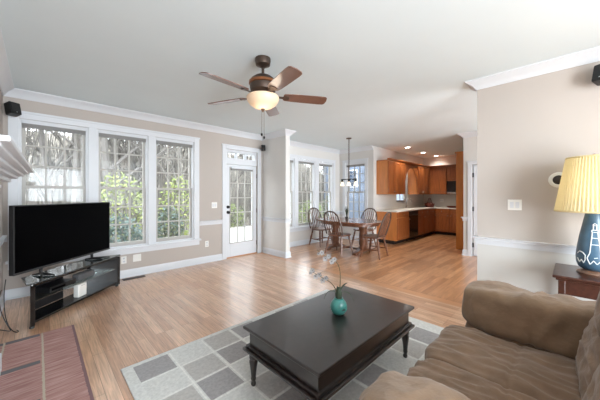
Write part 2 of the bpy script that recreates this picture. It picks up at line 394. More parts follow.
# trims
CROWN = [(0, ZC - 0.105), (0.012, ZC - 0.105), (0.022, ZC - 0.085), (0.05, ZC - 0.05), (0.085, ZC - 0.028), (0.095, ZC - 0.018), (0.105, ZC - 0.012), (0.105, ZC), (0, ZC)]
BASE = [(0, 0), (0.026, 0), (0.026, 0.014), (0.016, 0.024), (0.016, 0.098), (0.011, 0.112), (0.006, 0.128), (0, 0.128)]
def RAIL(z): return [(0, z - 0.09), (0.012, z - 0.09), (0.014, z - 0.045), (0.024, z - 0.03), (0.022, z - 0.018), (0.04, z - 0.012), (0.044, z), (0, z)]
tn = [0]
def trim(segs, prof, label, name=None, cat='trim'):
    mb = MB()
    for s_ in segs: mb.sweep(prof, *s_)
    if name is None: tn[0] += 1; name = 'trim_%d' % tn[0]
    return struct(mb.build(name, TRIM, smooth=True), label, cat)
trim([((-0.33, VW), (3.8, VW), (0, -1), -1, -1), ((3.8, VW), (3.8, 4.315), (-1, 0), -1, 1), ((3.8, 4.315), (3.92, 4.315), (0, -1), 1, 1), ((3.92, 4.315), (3.92, VW), (1, 0), 1, -1)], CROWN, 'white crown moulding above the three tall windows and wall stub')
trim([((-0.33, VB), (-0.33, VW), (1, 0), 0, -1)], CROWN, 'white crown moulding above the fireplace wall')
trim([((3.83, VB), (3.83, 0.81), (-1, 0), 0, 1), ((3.83, 0.81), (3.98, 0.81), (0, 1), 1, 1)], CROWN, 'white crown moulding along the right wall')
trim([((3.92, VW), (6.8, VW), (0, -1), -1, -1), ((6.8, VW), (6.8, 3.95), (-1, 0), -1, 0)], CROWN, 'white crown moulding around the dining area')
trim([((6.87, VB), (6.87, 1.72), (-1, 0), 0, 1), ((6.87, 1.72), (6.99, 1.72), (0, 1), 1, 0)], CROWN, 'white crown moulding on the wall beside tall cabinet')
trim([((-0.33, VW), (2.754, VW), (0, -1), -1, 0)], BASE, 'white baseboard under the three tall windows', 'baseboard_windows', 'baseboard')
trim([((3.8, VW - 0.02), (3.8, 4.315), (-1, 0), 0, 1), ((3.8, 4.315), (3.92, 4.315), (0, -1), 1, 1), ((3.92, 4.315), (3.92, VW), (1, 0), 1, -1)], BASE, 'white baseboard wrapping the short wall stub', 'baseboard_stub', 'baseboard')
trim([((3.92, VW), (6.8, VW), (0, -1), -1, -1), ((6.8, VW), (6.8, 3.95), (-1, 0), -1, 0)], BASE, 'white baseboard around the dining area', 'baseboard_dining', 'baseboard')
trim([((3.83, VB), (3.83, 0.81), (-1, 0), 0, 1), ((3.83, 0.81), (3.98, 0.81), (0, 1), 1, 1)], BASE, 'white baseboard along the right wall', 'baseboard_right', 'baseboard')
trim([((6.87, 1.63), (6.87, 1.72), (-1, 0), 0, 1), ((6.87, 1.72), (6.99, 1.72), (0, 1), 1, 0)], BASE, 'white baseboard at the foot of pale hall wall', 'baseboard_hall', 'baseboard')
trim([((-0.33, 3.6), (-0.33, VW), (1, 0), 0, -1)], BASE, 'white baseboard on the fireplace wall', 'baseboard_left', 'baseboard')
trim([((3.83, VB), (3.83, 0.81), (-1, 0), 0, 1), ((3.83, 0.81), (3.98, 0.81), (0, 1), 1, 1)], RAIL(0.86), 'white chair rail along the right wall')
trim([((2.27, VW), (2.754, VW), (0, -1), 0, 0)], RAIL(0.845), 'short white chair rail between window and glazed door')
trim([((3.8, VW - 0.02), (3.8, 4.315), (-1, 0), 0, 1), ((3.8, 4.315), (3.92, 4.315), (0, -1), 1, 1)], RAIL(0.845), 'white chair rail on the short wall stub')
trim([((-0.33, 3.6), (-0.33, VW), (1, 0), 0, -1), ((-0.33, VW), (-0.29, VW), (0, -1), -1, 0)], RAIL(0.845), 'white chair rail in the corner behind the television')
trim([((6.6, VW), (6.8, VW), (0, -1), 0, -1), ((6.8, VW), (6.8, 5.03), (-1, 0), -1, 0), ((6.8, 4.115), (6.8, 3.95), (-1, 0), 0, 0)], RAIL(0.845), 'white chair rail in the dining area corner')
trim([((6.87, 1.63), (6.87, 1.72), (-1, 0), 0, 1), ((6.87, 1.72), (6.99, 1.72), (0, 1), 1, 0)], RAIL(0.86), 'short white chair rail end beside the tall cabinet')
def casing(o_list, z0, z1, wall, axis, label, sill=True, w=0.1, flip=1):
    """flat casing round a run of openings on a wall face; axis x: the wall face is y = wall, room at -y; axis y: x = wall, room at -x"""
    mb = MB(); y0, y1 = wall - 0.02, wall + 0.002
    a0, a1 = o_list[0][0], o_list[-1][1]
    def bx(a, c, z_0, z_1, e=0.0):
        if axis == 'x': mb.box(a, c, y0 - e, y1, z_0, z_1)
        else: mb.box(y0 - e, y1, a, c, z_0, z_1)
    bx(a0 - w, a0, z0, z1 + w); bx(a1, a1 + w, z0, z1 + w); bx(a0, a1, z1, z1 + w)
    bx(a0 - w - 0.012, a1 + w + 0.012, z1 + w - 0.03, z1 + w, 0.008)
    for i in range(len(o_list) - 1): bx(o_list[i][1], o_list[i + 1][0], z0, z1)
    if sill:
        bx(a0 - w - 0.02, a1 + w + 0.02, z0 - 0.03, z0, 0.045); bx(a0 - w, a1 + w, z0 - 0.115, z0 - 0.03, 0.002)
    tn[0] += 1
    return struct(mb.build('trim_%d' % tn[0], TRIM, bevel=0.004), label, 'trim')
casing(LW, Z0, Z1, VW, 'x', 'white casing and sill round the three tall living room windows')
casing(DW, Z0, Z1 - 0.06, VW, 'x', 'white casing and sill round the dining area windows')
casing([(4.227, 4.918)], Z0, Z1 - 0.06, 6.8, 'y', 'white casing round the window on the nook end wall')
casing([(2.85, 3.655)], 0, 2.345, VW, 'x', 'white casing round the glazed door and transom', sill=False, w=0.095)
casing([(0.72, 1.55)], 0, 2.03, 6.87, 'y', 'white casing round the hinged hall door', sill=False, w=0.085)

# ------------------------------------------------------------------ windows (local: x along the wall, y outwards)
wn_ = [0]
def window(loc, rz, w, z0, z1, label, blind_label, rows=3, cols=3, blind=True):
    wn_[0] += 1
    root = thing('window_%d' % wn_[0], label, 'window', (loc[0], loc[1], 0), rz, None, 'structure')
    fr = MB(); d0, d1 = 0.012, 0.16
    fr.box(0, 0.022, d0, d1, z0, z1); fr.box(w - 0.022, w, d0, d1, z0, z1); fr.box(0.022, w - 0.022, d0, d1, z1 - 0.022, z1); fr.box(0.022, w - 0.022, d0, d1, z0, z0 + 0.02)
    fr.build('window_frame', TRIM, root)
    es = MB(); es.box(-0.04, w + 0.04, 0.16, 0.215, z0 - 0.02, z0 + 0.035); es.build('outer_sill', TRIM, root)
    zm = (z0 + z1) / 2 + 0.03
    for k, (a, c, y) in enumerate(((zm - 0.02, z1 - 0.022, 0.10), (z0 + 0.02, zm + 0.02, 0.06))):
        sb = MB(); x0, x1 = 0.022, w - 0.022; t = 0.036
        lo = 0.06 if k else 0.036
        sb.box(x0, x0 + t, y, y + 0.035, a, c); sb.box(x1 - t, x1, y, y + 0.035, a, c)
        sb.box(x0 + t, x1 - t, y, y + 0.035, a, a + lo); sb.box(x0 + t, x1 - t, y, y + 0.035, c - 0.036, c)
        gx0, gx1, gz0, gz1 = x0 + t, x1 - t, a + lo, c - 0.036
        for i in range(1, cols):
            x = gx0 + (gx1 - gx0) * i / cols; sb.box(x - 0.011, x + 0.011, y + 0.008, y + 0.027, gz0, gz1)
        for j in range(1, rows):
            z = gz0 + (gz1 - gz0) * j / rows; sb.box(gx0, gx1, y + 0.0085, y + 0.0265, z - 0.011, z + 0.011)
        so = sb.build('sash', SASH, root)
        g = MB(); g.box(gx0 - 0.004, gx1 + 0.004, y + 0.015, y + 0.019, gz0 - 0.004, gz1 + 0.004); g.build('pane', GLASS, so)
        if k:
            lk = MB(); lk.box(w / 2 - 0.02, w / 2 + 0.02, y - 0.012, y, c - 0.012, c + 0.006); lk.build('sash_lock', BRONZE, so)
    if blind:
        bl = thing('window_blind', blind_label, 'blind', (loc[0], loc[1], 0), rz, 'raised blinds at the tops of the windows')
        h = MB(); h.box(0.024, w - 0.024, 0.014, 0.055, z1 - 0.052, z1 - 0.022); h.build('headrail', TRIM, bl, bevel=0.003)
        s_ = MB()
        for i in range(5):
            zz = z1 - 0.052 - 0.0085 * (i + 1); s_.box(0.028, w - 0.028, 0.013 + 0.002 * (i % 2), 0.056, zz + 0.002, zz + 0.0085)
        s_.build('slat_stack', BLIND, bl)
        r = MB(); r.box(0.028, w - 0.028, 0.016, 0.054, z1 - 0.108, z1 - 0.096); r.build('bottom_rail', BLIND, bl)
        cd = MB(); cd.tube([(w - 0.08, 0.02, z1 - 0.14), (w - 0.08, 0.02, z0 + 0.35)], 0.0025, 6); cd.build('cord', PLATE, bl)
    return root
nm = ['leftmost tall window, partly behind the television', 'middle one of the three tall living room windows', 'tall living room window nearest the glazed door']
nb = ['raised grey blind at top of leftmost tall window above television', 'raised grey blind at top of middle living room window', 'raised grey blind at top of tall window nearest glazed door']
for (a, c), l1, l2 in zip(LW, nm, nb): window((a, VW), 0, c - a, Z0, Z1, l1, l2)
nm = ['dining window half hidden behind the wall stub', 'middle dining window behind the dining chairs', 'dining window nearest the nook corner']
nb = ['raised blind of dining window half hidden behind the wall stub', 'raised blind of the middle dining window', 'raised blind of dining window nearest the nook corner']
for (a, c), l1, l2 in zip(DW, nm, nb): window((a, VW), 0, c - a, Z0, Z1 - 0.06, l1, l2)
window((6.8, 4.918), -PI / 2, 4.918 - 4.227, Z0, Z1 - 0.06, 'single window on end wall behind the hanging lamp', 'raised blind of the single window behind hanging lamp')
window((8.22, 3.95), 0, 0.81, 1.10, 2.1, 'small kitchen window under the arched valance', '', 2, 2, False)

# glazed door
dr = thing('door_1', 'white glazed exterior door with fifteen panes and black knobs', 'door', (2.861, VW + 0.03, 0), 0, None, 'structure')
w = 0.783; b = MB(); gx0, gx1, gz0, gz1 = 0.105, 0.672, 0.325, 1.945
b.box(0, gx0, 0, 0.045, 0.02, 2.02); b.box(gx1, w, 0, 0.045, 0.02, 2.02); b.box(gx0, gx1, 0, 0.045, 0.02, gz0); b.box(gx0, gx1, 0, 0.045, gz1, 2.02)
b.build('door_leaf', TRIM, dr, bevel=0.003)
b = MB(); t = 0.02
b.box(gx0, gx1, -0.008, 0.0, gz0 - t, gz0); b.box(gx0, gx1, -0.008, 0.0, gz1, gz1 + t); b.box(gx0 - t, gx0, -0.008, 0, gz0 - t, gz1 + t); b.box(gx1, gx1 + t, -0.008, 0, gz0 - t, gz1 + t)
for i in (1, 2): x = gx0 + (gx1 - gx0) * i / 3; b.box(x - 0.01, x + 0.01, 0.01, 0.035, gz0, gz1)
for j in range(1, 5): z = gz0 + (gz1 - gz0) * j / 5; b.box(gx0, gx1, 0.0105, 0.0345, z - 0.01, z + 0.01)
b.build('door_grille', SASH, dr)
b = MB(); b.box(gx0, gx1, 0.02, 0.024, gz0, gz1); b.build('pane', GLASS, dr)
for z, r in ((0.985, 0.03), (1.10, 0.026)):
    k = MB(); k.X = Matrix.Translation((0.045, 0, z)) @ Matrix.Rotation(PI / 2, 4, 'X'); k.lathe([(0.034, 0), (0.034, 0.008), (0.012, 0.012), (0.012, 0.03), (r, 0.04), (r, 0.055), (r * 0.6, 0.066), (0, 0.068)], seg=16)
    k.build('door_knob' if z < 1 else 'deadbolt', IRON, dr, smooth=True)
for z in (0.25, 1.0, 1.8):
    k = MB(); k.tube([(w + 0.004, -0.006, z - 0.05), (w + 0.004, -0.006, z + 0.05)], 0.008, 8); k.build('hinge', BRONZE, dr)
b = MB(); b.box(-0.01, w + 0.01, -0.02, 0.1, 0.0, 0.02); b.build('threshold', FLB, dr, bevel=0.004)
b = MB()
for x0, x1 in ((-0.011, -0.003), (w + 0.012, w + 0.02)): b.box(x0, x1, 0.0, 0.13, 0.02, 2.10)
b.box(-0.011, w + 0.02, 0.0, 0.13, 2.03, 2.10); b.build('door_jamb', TRIM, dr)
bl = thing('window_blind', 'raised grey blind at top of the glazed door', 'blind', (2.861, VW + 0.03, 0), 0, 'raised blinds at the tops of the windows')
b = MB(); b.box(gx0 + 0.01, gx1 - 0.01, -0.04, -0.009, gz1 - 0.01, gz1 + 0.02); b.build('headrail', TRIM, bl)
b = MB()
for i in range(5): b.box(gx0 + 0.014, gx1 - 0.014, -0.038 + 0.002 * (i % 2), -0.01, gz1 - 0.016 - 0.008 * i, gz1 - 0.01 - 0.008 * i)
b.build('slat_stack', BLIND, bl)
tr = thing('window_9', 'three pane transom window above the glazed door', 'window', (2.85, VW, 0), 0, None, 'structure')
b = MB(); b.box(0, 0.805, 0.03, 0.14, 2.10, 2.165); b.box(0, 0.805, 0.03, 0.14, 2.29, 2.345); b.box(0, 0.05, 0.03, 0.14, 2.165, 2.29); b.box(0.755, 0.805, 0.03, 0.14, 2.165, 2.29)
for i in (1, 2): x = 0.05 + 0.705 * i / 3; b.box(x - 0.02, x + 0.02, 0.05, 0.12, 2.165, 2.29)
b.build('window_frame', TRIM, tr)
b = MB(); b.box(0.05, 0.755, 0.08, 0.084, 2.165, 2.29); b.build('pane', GLASS, tr)
# hall door
dr = thing('door_2', 'white hall door with black hinges beside the right wall', 'door', (6.885, 1.54, 0), 0, None, 'structure')
b = MB(); b.box(0, 0.04, -0.81, -0.01, 0.008, 2.02); b.build('door_leaf', TRIM, dr, bevel=0.003)
for z in (0.25, 1.05, 1.8):
    k = MB(); k.tube([(-0.004, -0.004, z - 0.05), (-0.004, -0.004, z + 0.05)], 0.016, 8); k.build('hinge', IRON, dr)

# ------------------------------------------------------------------ fireplace mantel
mt = thing('fireplace_mantel', 'white stepped fireplace mantel jutting in at left edge', 'mantel', (-0.355, 2.6, 0), math.radians(-1.25))
ends = 1.05
b = MB(); b.box(0, 0.30, -ends, ends, 1.578, 1.602); b.build('mantel_shelf', TRIM, mt, bevel=0.006, bseg=3)
b = MB()
for i, (dx, dz0, dz1, ex) in enumerate(((0.272, 1.558, 1.578, 0.025), (0.238, 1.536, 1.558, 0.055), (0.20, 1.512, 1.536, 0.085), (0.16, 1.48, 1.512, 0.115))):
    b.box(0, dx, -ends + ex, ends - ex, dz0, dz1)
b.build('bed_moulding', TRIM, mt, bevel=0.006, bseg=3)
b = MB(); b.box(0, 0.12, -0.5, 0.5, 1.18, 1.48); b.build('frieze', TRIM, mt, bevel=0.006)
b = MB(); b.box(0, 0.14, -0.5, 0.5, 1.42, 1.445); b.build('frieze_moulding', TRIM, mt, bevel=0.006)
for s_ in (-1, 1):
    b = MB(); b.box(0, 0.12, s_ * 0.5, s_ * 0.38, 0.14, 1.18); b.build('pilaster', TRIM, mt, bevel=0.006)
    b = MB(); b.box(0, 0.14, s_ * 0.515, s_ * 0.365, 0, 0.14); b.build('plinth', TRIM, mt, bevel=0.006)
b = MB(); b.box(0, 0.03, -0.38, 0.38, 0, 1.18); b.build('surround', mat('slate_surround', rgb(70, 68, 66), 0.5, var=0.2), mt)
b = MB(); b.box(0.03, 0.045, -0.3, 0.3, 0.02, 0.8); b.build('firebox', BLACK, mt)

# ------------------------------------------------------------------ rugs
b = MB(); b.box(0.455, 2.955, 0.74, 2.462, 0.0005, 0.010)
tag(b.build('area_rug', rug_mat(), bevel=0.004), 'large pale grey rug patterned in squares under coffee table', 'rug')
b = MB(); b.box(-0.30, 0.265, 1.6, 3.655, 0.0005, 0.008)
tag(b.build('hearth_rug', hearth_rug_mat(), bevel=0.003), 'rust red striped hearth rug with slate bars and cream lines', 'rug')

# ------------------------------------------------------------------ coffee table
ct = thing('coffee_table', 'black rectangular coffee table with turned legs on grey rug', 'coffee table', (1.643, 1.283, 0.010))
hx, hy = 0.603, 0.362; H0 = 0.425
b = MB(); b.box(-hx, hx, -hy, hy, H0 - 0.022, H0); b.build('tabletop', ESPR, ct, bevel=0.006)
b = MB(); b.box(-hx + 0.014, hx - 0.014, -hy + 0.014, hy - 0.014, H0 - 0.034, H0 - 0.022)
b.box(-hx + 0.035, hx - 0.035, -hy + 0.035, hy - 0.035, 0.27, H0 - 0.034); b.build('apron', ESPR, ct, bevel=0.003)
b = MB(); b.box(-hx + 0.016, hx - 0.016, -hy + 0.016, hy - 0.016, 0.272, 0.292); b.box(-hx - 0.002, hx + 0.002, -hy - 0.002, hy + 0.002, 0.252, 0.272); b.build('lower_moulding', ESPR, ct, bevel=0.005)
LEGP = [(0.012, 0), (0.017, 0.006), (0.018, 0.018), (0.013, 0.03), (0.016, 0.04), (0.019, 0.05), (0.017, 0.062), (0.02, 0.10), (0.027, 0.15), (0.031, 0.175), (0.026, 0.19), (0.031, 0.2), (0.031, 0.252)]
for sx in (-1, 1):
    for sy in (-1, 1):
        b = MB(); b.lathe(LEGP, (sx * (hx - 0.055), sy * (hy - 0.055), 0), 16); b.build('leg', ESPR, ct, smooth=True)

# orchid in a turquoise pot
Rv = Vector((0.714, -0.70, 0)); Fv = Vector((0.70, 0.714, 0))
op = thing('potted_orchid', 'faded orchid in round turquoise pot on black coffee table', 'potted plant', (1.68, 1.28, 0.435))
TURQ = mat('turquoise_glaze', rgb(62, 132, 126), 0.3, var=0.22, vscale=14, coat=0.3)
b = MB(); b.lathe([(0.0, 0), (0.03, 0), (0.05, 0.012), (0.064, 0.04), (0.066, 0.064), (0.058, 0.092), (0.042, 0.112), (0.034, 0.118), (0.034, 0.126), (0.028, 0.126), (0.028, 0.11), (0, 0.108)], seg=24)
b.build('pot', TURQ, op, smooth=True)
b = MB()
for dx, dz in ((0.022, 0.052), (0.034, 0.056)):
    p = Rv * dx - Fv * 0.058; b.ball((p.x, p.y, dz), 0.008, 8, (1.4, 1.4, 0.5))
b.build('pot_mark', BLACK, op)
STEM = mat('brown_green_stem', rgb(92, 84, 58), 0.6, var=0.3, vscale=30); LEAF = mat('dark_orchid_leaf', rgb(60, 72, 56), 0.45, var=0.25, vscale=20)
PETAL = mat('faded_petal', rgb(160, 156, 154), 0.7, var=0.18, vscale=40); CORE = mat('petal_core', rgb(120, 110, 112), 0.7, var=0.2, vscale=30)
b = MB()
for k in range(9):
    a = k * 0.7; b.tube([(0.014 * math.cos(a), 0.014 * math.sin(a), 0.11), (0.018 * math.cos(a), 0.018 * math.sin(a), 0.16), (0.012 * math.cos(a + .4), 0.012 * math.sin(a + .4), 0.195 + 0.01 * (k % 3))], [0.009, 0.010, 0.004], 6)
b.build('leaf_base', LEAF, op, smooth=True)
def V(r, f, z): q = Rv * r + Fv * f; return (q.x, q.y, z)
def bez(P, n=12):
    out = []
    for i in range(n + 1):
        t = i / n; q = [Vector(p) for p in P]
        while len(q) > 1: q = [q[j].lerp(q[j + 1], t) for j in range(len(q) - 1)]
        out.append(tuple(q[0]))
    return out
for P in ([V(0.01, 0, .16), V(.06, -.02, .2), V(.10, -.03, .17), V(.115, -.03, .10)], [V(-.01, 0, .16), V(-.06, .01, .2), V(-.1, .01, .17), V(-.115, .01, .11)], [V(0.01, 0, .18), V(.03, .01, .22), V(.06, .02, .235), V(.072, .02, .235)]):
    b = MB(); b.tube(bez(P), [0.004 + 0.006 * math.sin(PI * min(1, i / 12 + .1)) for i in range(13)], 6, flat=0.35); b.build('leaf', LEAF, op, smooth=True)
s1 = bez([V(0.005, 0, .15), V(.02, 0, .32), V(.02, 0, .40), V(-.01, 0, .435), V(-.06, 0, .42), V(-.12, .01, .445), V(-.17, .02, .50)], 24)
s2 = bez([V(-0.01, 0, .15), V(-.03, 0, .24), V(-.08, .01, .27), V(-.12, .01, .265), V(-.17, .02, .30), V(-.22, .02, .335)], 18)
fl = MB(); cores = []
def flower(p, tilt, s):
    for k in range(5):
        a = k * 2 * PI / 5 + tilt; d = Rv * math.cos(a) + Vector((0, 0, math.sin(a))); q = Vector(p) + d * 0.018 * s - Fv * 0.006
        R = Matrix((Rv * math.cos(a) + Vector((0, 0, math.sin(a))), Fv, -Rv * math.sin(a) + Vector((0, 0, math.cos(a))))).transposed()
        vs = []
        for i in range(7):
            t = i / 6; wd = 0.013 * s * math.sin(PI * min(1, t * 0.9 + 0.08))
            for sg in (-1, 1): vs.append(tuple(Vector(p) + R @ Vector((t * 0.034 * s, -0.004 - 0.012 * t * t, sg * wd))))
            vs.append(tuple(Vector(p) + R @ Vector((t * 0.034 * s, -0.001 - 0.012 * t * t, 0))))
        fs = []
        for i in range(6):
            o = i * 3; fs += [(o, o + 2, o + 5, o + 3), (o + 2, o + 1, o + 4, o + 5)]
        fl.add(vs, fs)
    cores.append((tuple(Vector(p) - Fv * 0.008), 0.007 * s))
for sname, s_, ks in (('s1', s1, (13, 15, 17, 19, 21, 23)), ('s2', s2, (9, 11, 13, 15, 17, 18))):
    b = MB(); b.tube(s_, [0.0042 - 0.0024 * i / len(s_) for i in range(len(s_))], 6); b.build('stem', STEM, op, smooth=True)
    for j, k in enumerate(ks):
        p = Vector(s_[k]) + Vector((0, 0, -0.018 if j % 2 else 0.012)); flower(p, 0.5 * j, 0.68 if j < 5 else 0.45)
fl.build('blossoms', PETAL, op, smooth='all'); 
for p, r in cores: fc = MB(); fc.ball(p, r, 8); fc.build('blossom_core', CORE, op)

# ------------------------------------------------------------------ television and stand
TA = math.radians(45.0); tdx, tdy = math.cos(TA), math.sin(TA)
st = thing('tv_stand', 'black corner television stand with glass top and shelf', 'tv stand', (0.41, 4.30, 0), TA)
L2 = 0.665; dp = 0.31
# local: x along the front, y away from the camera; front face at y = 0; the sides slope in towards the room corner
for sx in (-1, 1):
    b = MB(); b.prism([(sx * L2, 0.0), (sx * (L2 - 0.05), 0.0), (sx * (L2 - 0.05 - 0.26), 0.26), (sx * (L2 - 0.26), 0.26)], 0.02, 0.44, 'z'); b.build('side_panel', GBLK, st, bevel=0.006)
    for x, y in ((L2 - 0.04, 0.022), (L2 - 0.255, 0.235)):
        b = MB(); b.lathe([(0.02, 0), (0.022, 0.004), (0.018, 0.02)], (sx * x, y, 0), 12); b.build('foot', BLACK, st)
SG = mat('dark_tinted_glass', rgb(58, 64, 66), 0.08, var=0.05, vscale=3, spec=0.6, coat=0.4)
b = MB(); b.prism([(-L2 - 0.02, 0.02), (-L2 + 0.01, -0.012), (L2 - 0.01, -0.012), (L2 + 0.02, 0.02), (L2 - 0.2, dp), (-L2 + 0.2, dp)], 0.452, 0.464, 'z'); b.build('glass_top', SG, st, bevel=0.003)
b = MB()
for x, y in ((-L2 + 0.05, 0.03), (L2 - 0.05, 0.03), (-L2 + 0.25, 0.22), (L2 - 0.25, 0.22)):
    if True: b = MB(); b.lathe([(0.016, 0), (0.016, 0.012)], (x, y, 0.44), 12); b.build('standoff', CHROME, st)
pass
b = MB(); b.box(-L2 + 0.05, L2 - 0.05, 0.005, 0.03, 0.425, 0.45); b.build('front_rail', GBLK, st, bevel=0.003)
SG2 = glass_mat('shelf_glass', 0.22, (0.78, 0.84, 0.82, 1))
b = MB(); b.prism([(-L2 + 0.075, 0.02), (L2 - 0.075, 0.02), (L2 - 0.315, 0.26), (-L2 + 0.315, 0.26)], 0.262, 0.27, 'z'); b.build('glass_shelf', SG2, st)
b = MB(); b.prism([(-L2 + 0.06, 0.01), (L2 - 0.06, 0.01), (L2 - 0.31, 0.26), (-L2 + 0.31, 0.26)], 0.045, 0.07, 'z'); b.build('bottom_shelf', GBLK, st, bevel=0.003)
b = MB(); b.box(-L2 + 0.3, 0.0, 0.265, 0.28, 0.07, 0.44); b.build('back_panel', BLACK, st)
def onstand(x, y, z): return (0.41 + x * tdx - y * tdy, 4.30 + x * tdy + y * tdx, z)
tv = thing('television', 'large flat black television on glass topped stand', 'television', onstand(-0.015, 0.15, 0.464), TA)
b = MB(); b.box(-0.67, 0.67, 0.0, 0.05, 0.085, 0.795); b.box(-0.45, 0.45, 0.05, 0.085, 0.12, 0.5); b.build('housing', BLACK, tv, bevel=0.006)
b = MB(); b.box(-0.655, 0.655, -0.003, 0.001, 0.108, 0.782); b.build('screen', SCREEN, tv)
b = MB(); b.box(-0.67, 0.67, -0.005, 0.0, 0.085, 0.106); b.build('lower_bezel', mat('dark_grey_bezel', rgb(52, 52, 54), 0.4, var=0.1), tv, bevel=0.002)
b = MB(); b.X = Matrix.Translation((-0.012, -0.005, 0.0955)) @ Matrix.Rotation(PI / 2, 4, 'X'); b.lathe([(0.0045, 0), (0.0045, 0.001)], seg=14); b.X = Matrix.Identity(4); b.box(-0.004, 0.014, -0.0062, -0.005, 0.0925, 0.0985); b.build('logo', CHROME, tv)
for sx in (-1, 1):
    b = MB(); x = sx * 0.36
    b.tube([(x, 0.03, 0.10), (x, 0.025, 0.04), (x, 0.02, 0.012)], [0.016, 0.016, 0.014], 8)
    b.tube([(x, -0.13, 0.008), (x, 0.02, 0.022), (x, 0.12, 0.008)], [0.008, 0.016, 0.008], 8)
    b.tube([(x, 0.02, 0.022), (x + sx * 0.14, -0.12, 0.008)], [0.014, 0.008], 8); b.build('foot', BLACK, tv, smooth=True)
GREYP = mat('grey_speaker_cloth', rgb(84, 84, 86), 0.7, var=0.15, vscale=60)
b = MB(); b.box(-0.13, 0.13, -0.05, 0.05, 0, 0.085); o = tag(b.build('centre_speaker', GREYP, bevel=0.02, bseg=3), 'grey rounded speaker lying on glass shelf of tv stand', 'speaker'); o.location = onstand(0.15, 0.13, 0.27); o.rotation_euler = (0, 0, TA)
rt = thing('white_router', 'white upright box on bottom shelf of tv stand', 'router', onstand(0.06, 0.10, 0.07), TA)
b = MB(); b.box(-0.065, 0.065, -0.035, 0.035, 0, 0.165); b.build('housing', PLATE, rt, bevel=0.012, bseg=3)
b = MB(); b.box(-0.03, 0.03, -0.0365, -0.035, 0.14, 0.143); b.build('status_light', GREYP, rt)
bx_ = thing('media_player', 'low black media box on glass shelf at left of stand', 'media player', onstand(-0.22, 0.15, 0.27), TA)
b = MB(); b.box(-0.17, 0.17, -0.09, 0.09, 0.006, 0.06); b.build('case', BLACK, bx_, bevel=0.004)
b = MB(); b.box(-0.15, 0.02, -0.093, -0.09, 0.02, 0.045); b.build('display', SCREEN, bx_)
for sx in (-1, 1): b = MB(); b.box(sx * 0.15 - .015, sx * 0.15 + .015, -0.08, 0.08, 0, 0.006); b.build('foot', BLACK, bx_)
for k, (P, lb) in enumerate((([onstand(-.69, .22, .52), onstand(-.74, .2, .35), onstand(-.80, .12, .10), onstand(-.83, .05, .01), onstand(-.72, .0, .008), onstand(-.68, .12, .008)], 'black cable drooping from television to floor'),
                 ([onstand(-.66, .30, .40), onstand(-.76, .24, .34), onstand(-.86, .10, .2), onstand(-.80, .02, .02), onstand(-.72, .06, .01), onstand(-.68, .30, .01)], 'black cable looping behind left side of tv stand'))):
    b = MB(); b.tube(bez(P, 20), 0.004, 6); tag(b.build('power_cable', BLACK, smooth=True), lb, 'cable', 'cables beside the tv stand')

# ------------------------------------------------------------------ sofa (local: x along the sofa, y forward = towards the coffee table)
sf = thing('reclining_sofa', 'brown suede two seat reclining sofa at lower right', 'sofa', (1.615, 0.0, 0))
b = MB(); b.box(-0.86, 0.86, -0.62, 0.5, 0.04, 0.3); b.build('sofa_base', SUEDE, sf, bevel=0.03, bseg=3)
b = MB()
for x in (-0.78, 0.78):
    for y in (-0.5, 0.42): b = MB(); b.lathe([(0.03, 0), (0.03, 0.05)], (x, y, 0), 12); b.build('foot', BLACK, sf)
for sx in (-1, 1):
    b = MB(); b.puffy((sx * 0.265, 0.24, 0.335), (0.545, 0.78, 0.245), 6.5, 46, 0.016, 3 + sx, (16, 4.5, 9), 0.016, None, (1, -0.02, 0.012)); b.build('seat_cushion', SUEDE, sf, smooth='all', weld=True)
    b = MB(); b.puffy((sx * 0.265, 0.545, 0.24), (0.535, 0.17, 0.36), 4.5, 18, 0.006, 8 + sx, (12, 6, 4), 0.008); b.build('footrest', SUEDE, sf, smooth='all', weld=True)
    Rx = Matrix.Rotation(math.radians(13), 3, 'X')
    b = MB(); b.puffy((sx * 0.265, -0.19, 0.585), (0.555, 0.30, 0.40), 4.0, 36, 0.012, 13 + sx, (9, 9, 16), 0.016, Rx); b.build('back_cushion', SUEDE, sf, smooth='all', weld=True)
    b = MB(); b.puffy((sx * 0.27, -0.255, 0.86), (0.58, 0.33, 0.36), 3.6, 36, 0.012, 23 + sx, (9, 9, 12), 0.016, Rx); b.build('head_cushion', SUEDE, sf, smooth='all', weld=True)
    b = MB(); b.puffy((sx * 0.70, 0.02, 0.29), (0.30, 1.06, 0.52), 6, 18, 0.006, 33 + sx, (5, 9, 9), 0.006); b.build('arm_panel', SUEDE, sf, smooth='all', weld=True)
    b = MB(); b.puffy((sx * 0.685, 0.055, 0.553 + sx * 0.022), (0.345, 1.02, 0.305), 4.8, 46, 0.014, 43 + sx, (5, 13, 5), 0.014, None, (1, 0.12, 0.007)); b.build('arm_pad', SUEDEL, sf, smooth='all', weld=True)
b = MB(); b.box(-0.84, 0.84, -0.62, -0.34, 0.28, 0.92); b.build('back_shell', SUEDE, sf, bevel=0.05, bseg=3)

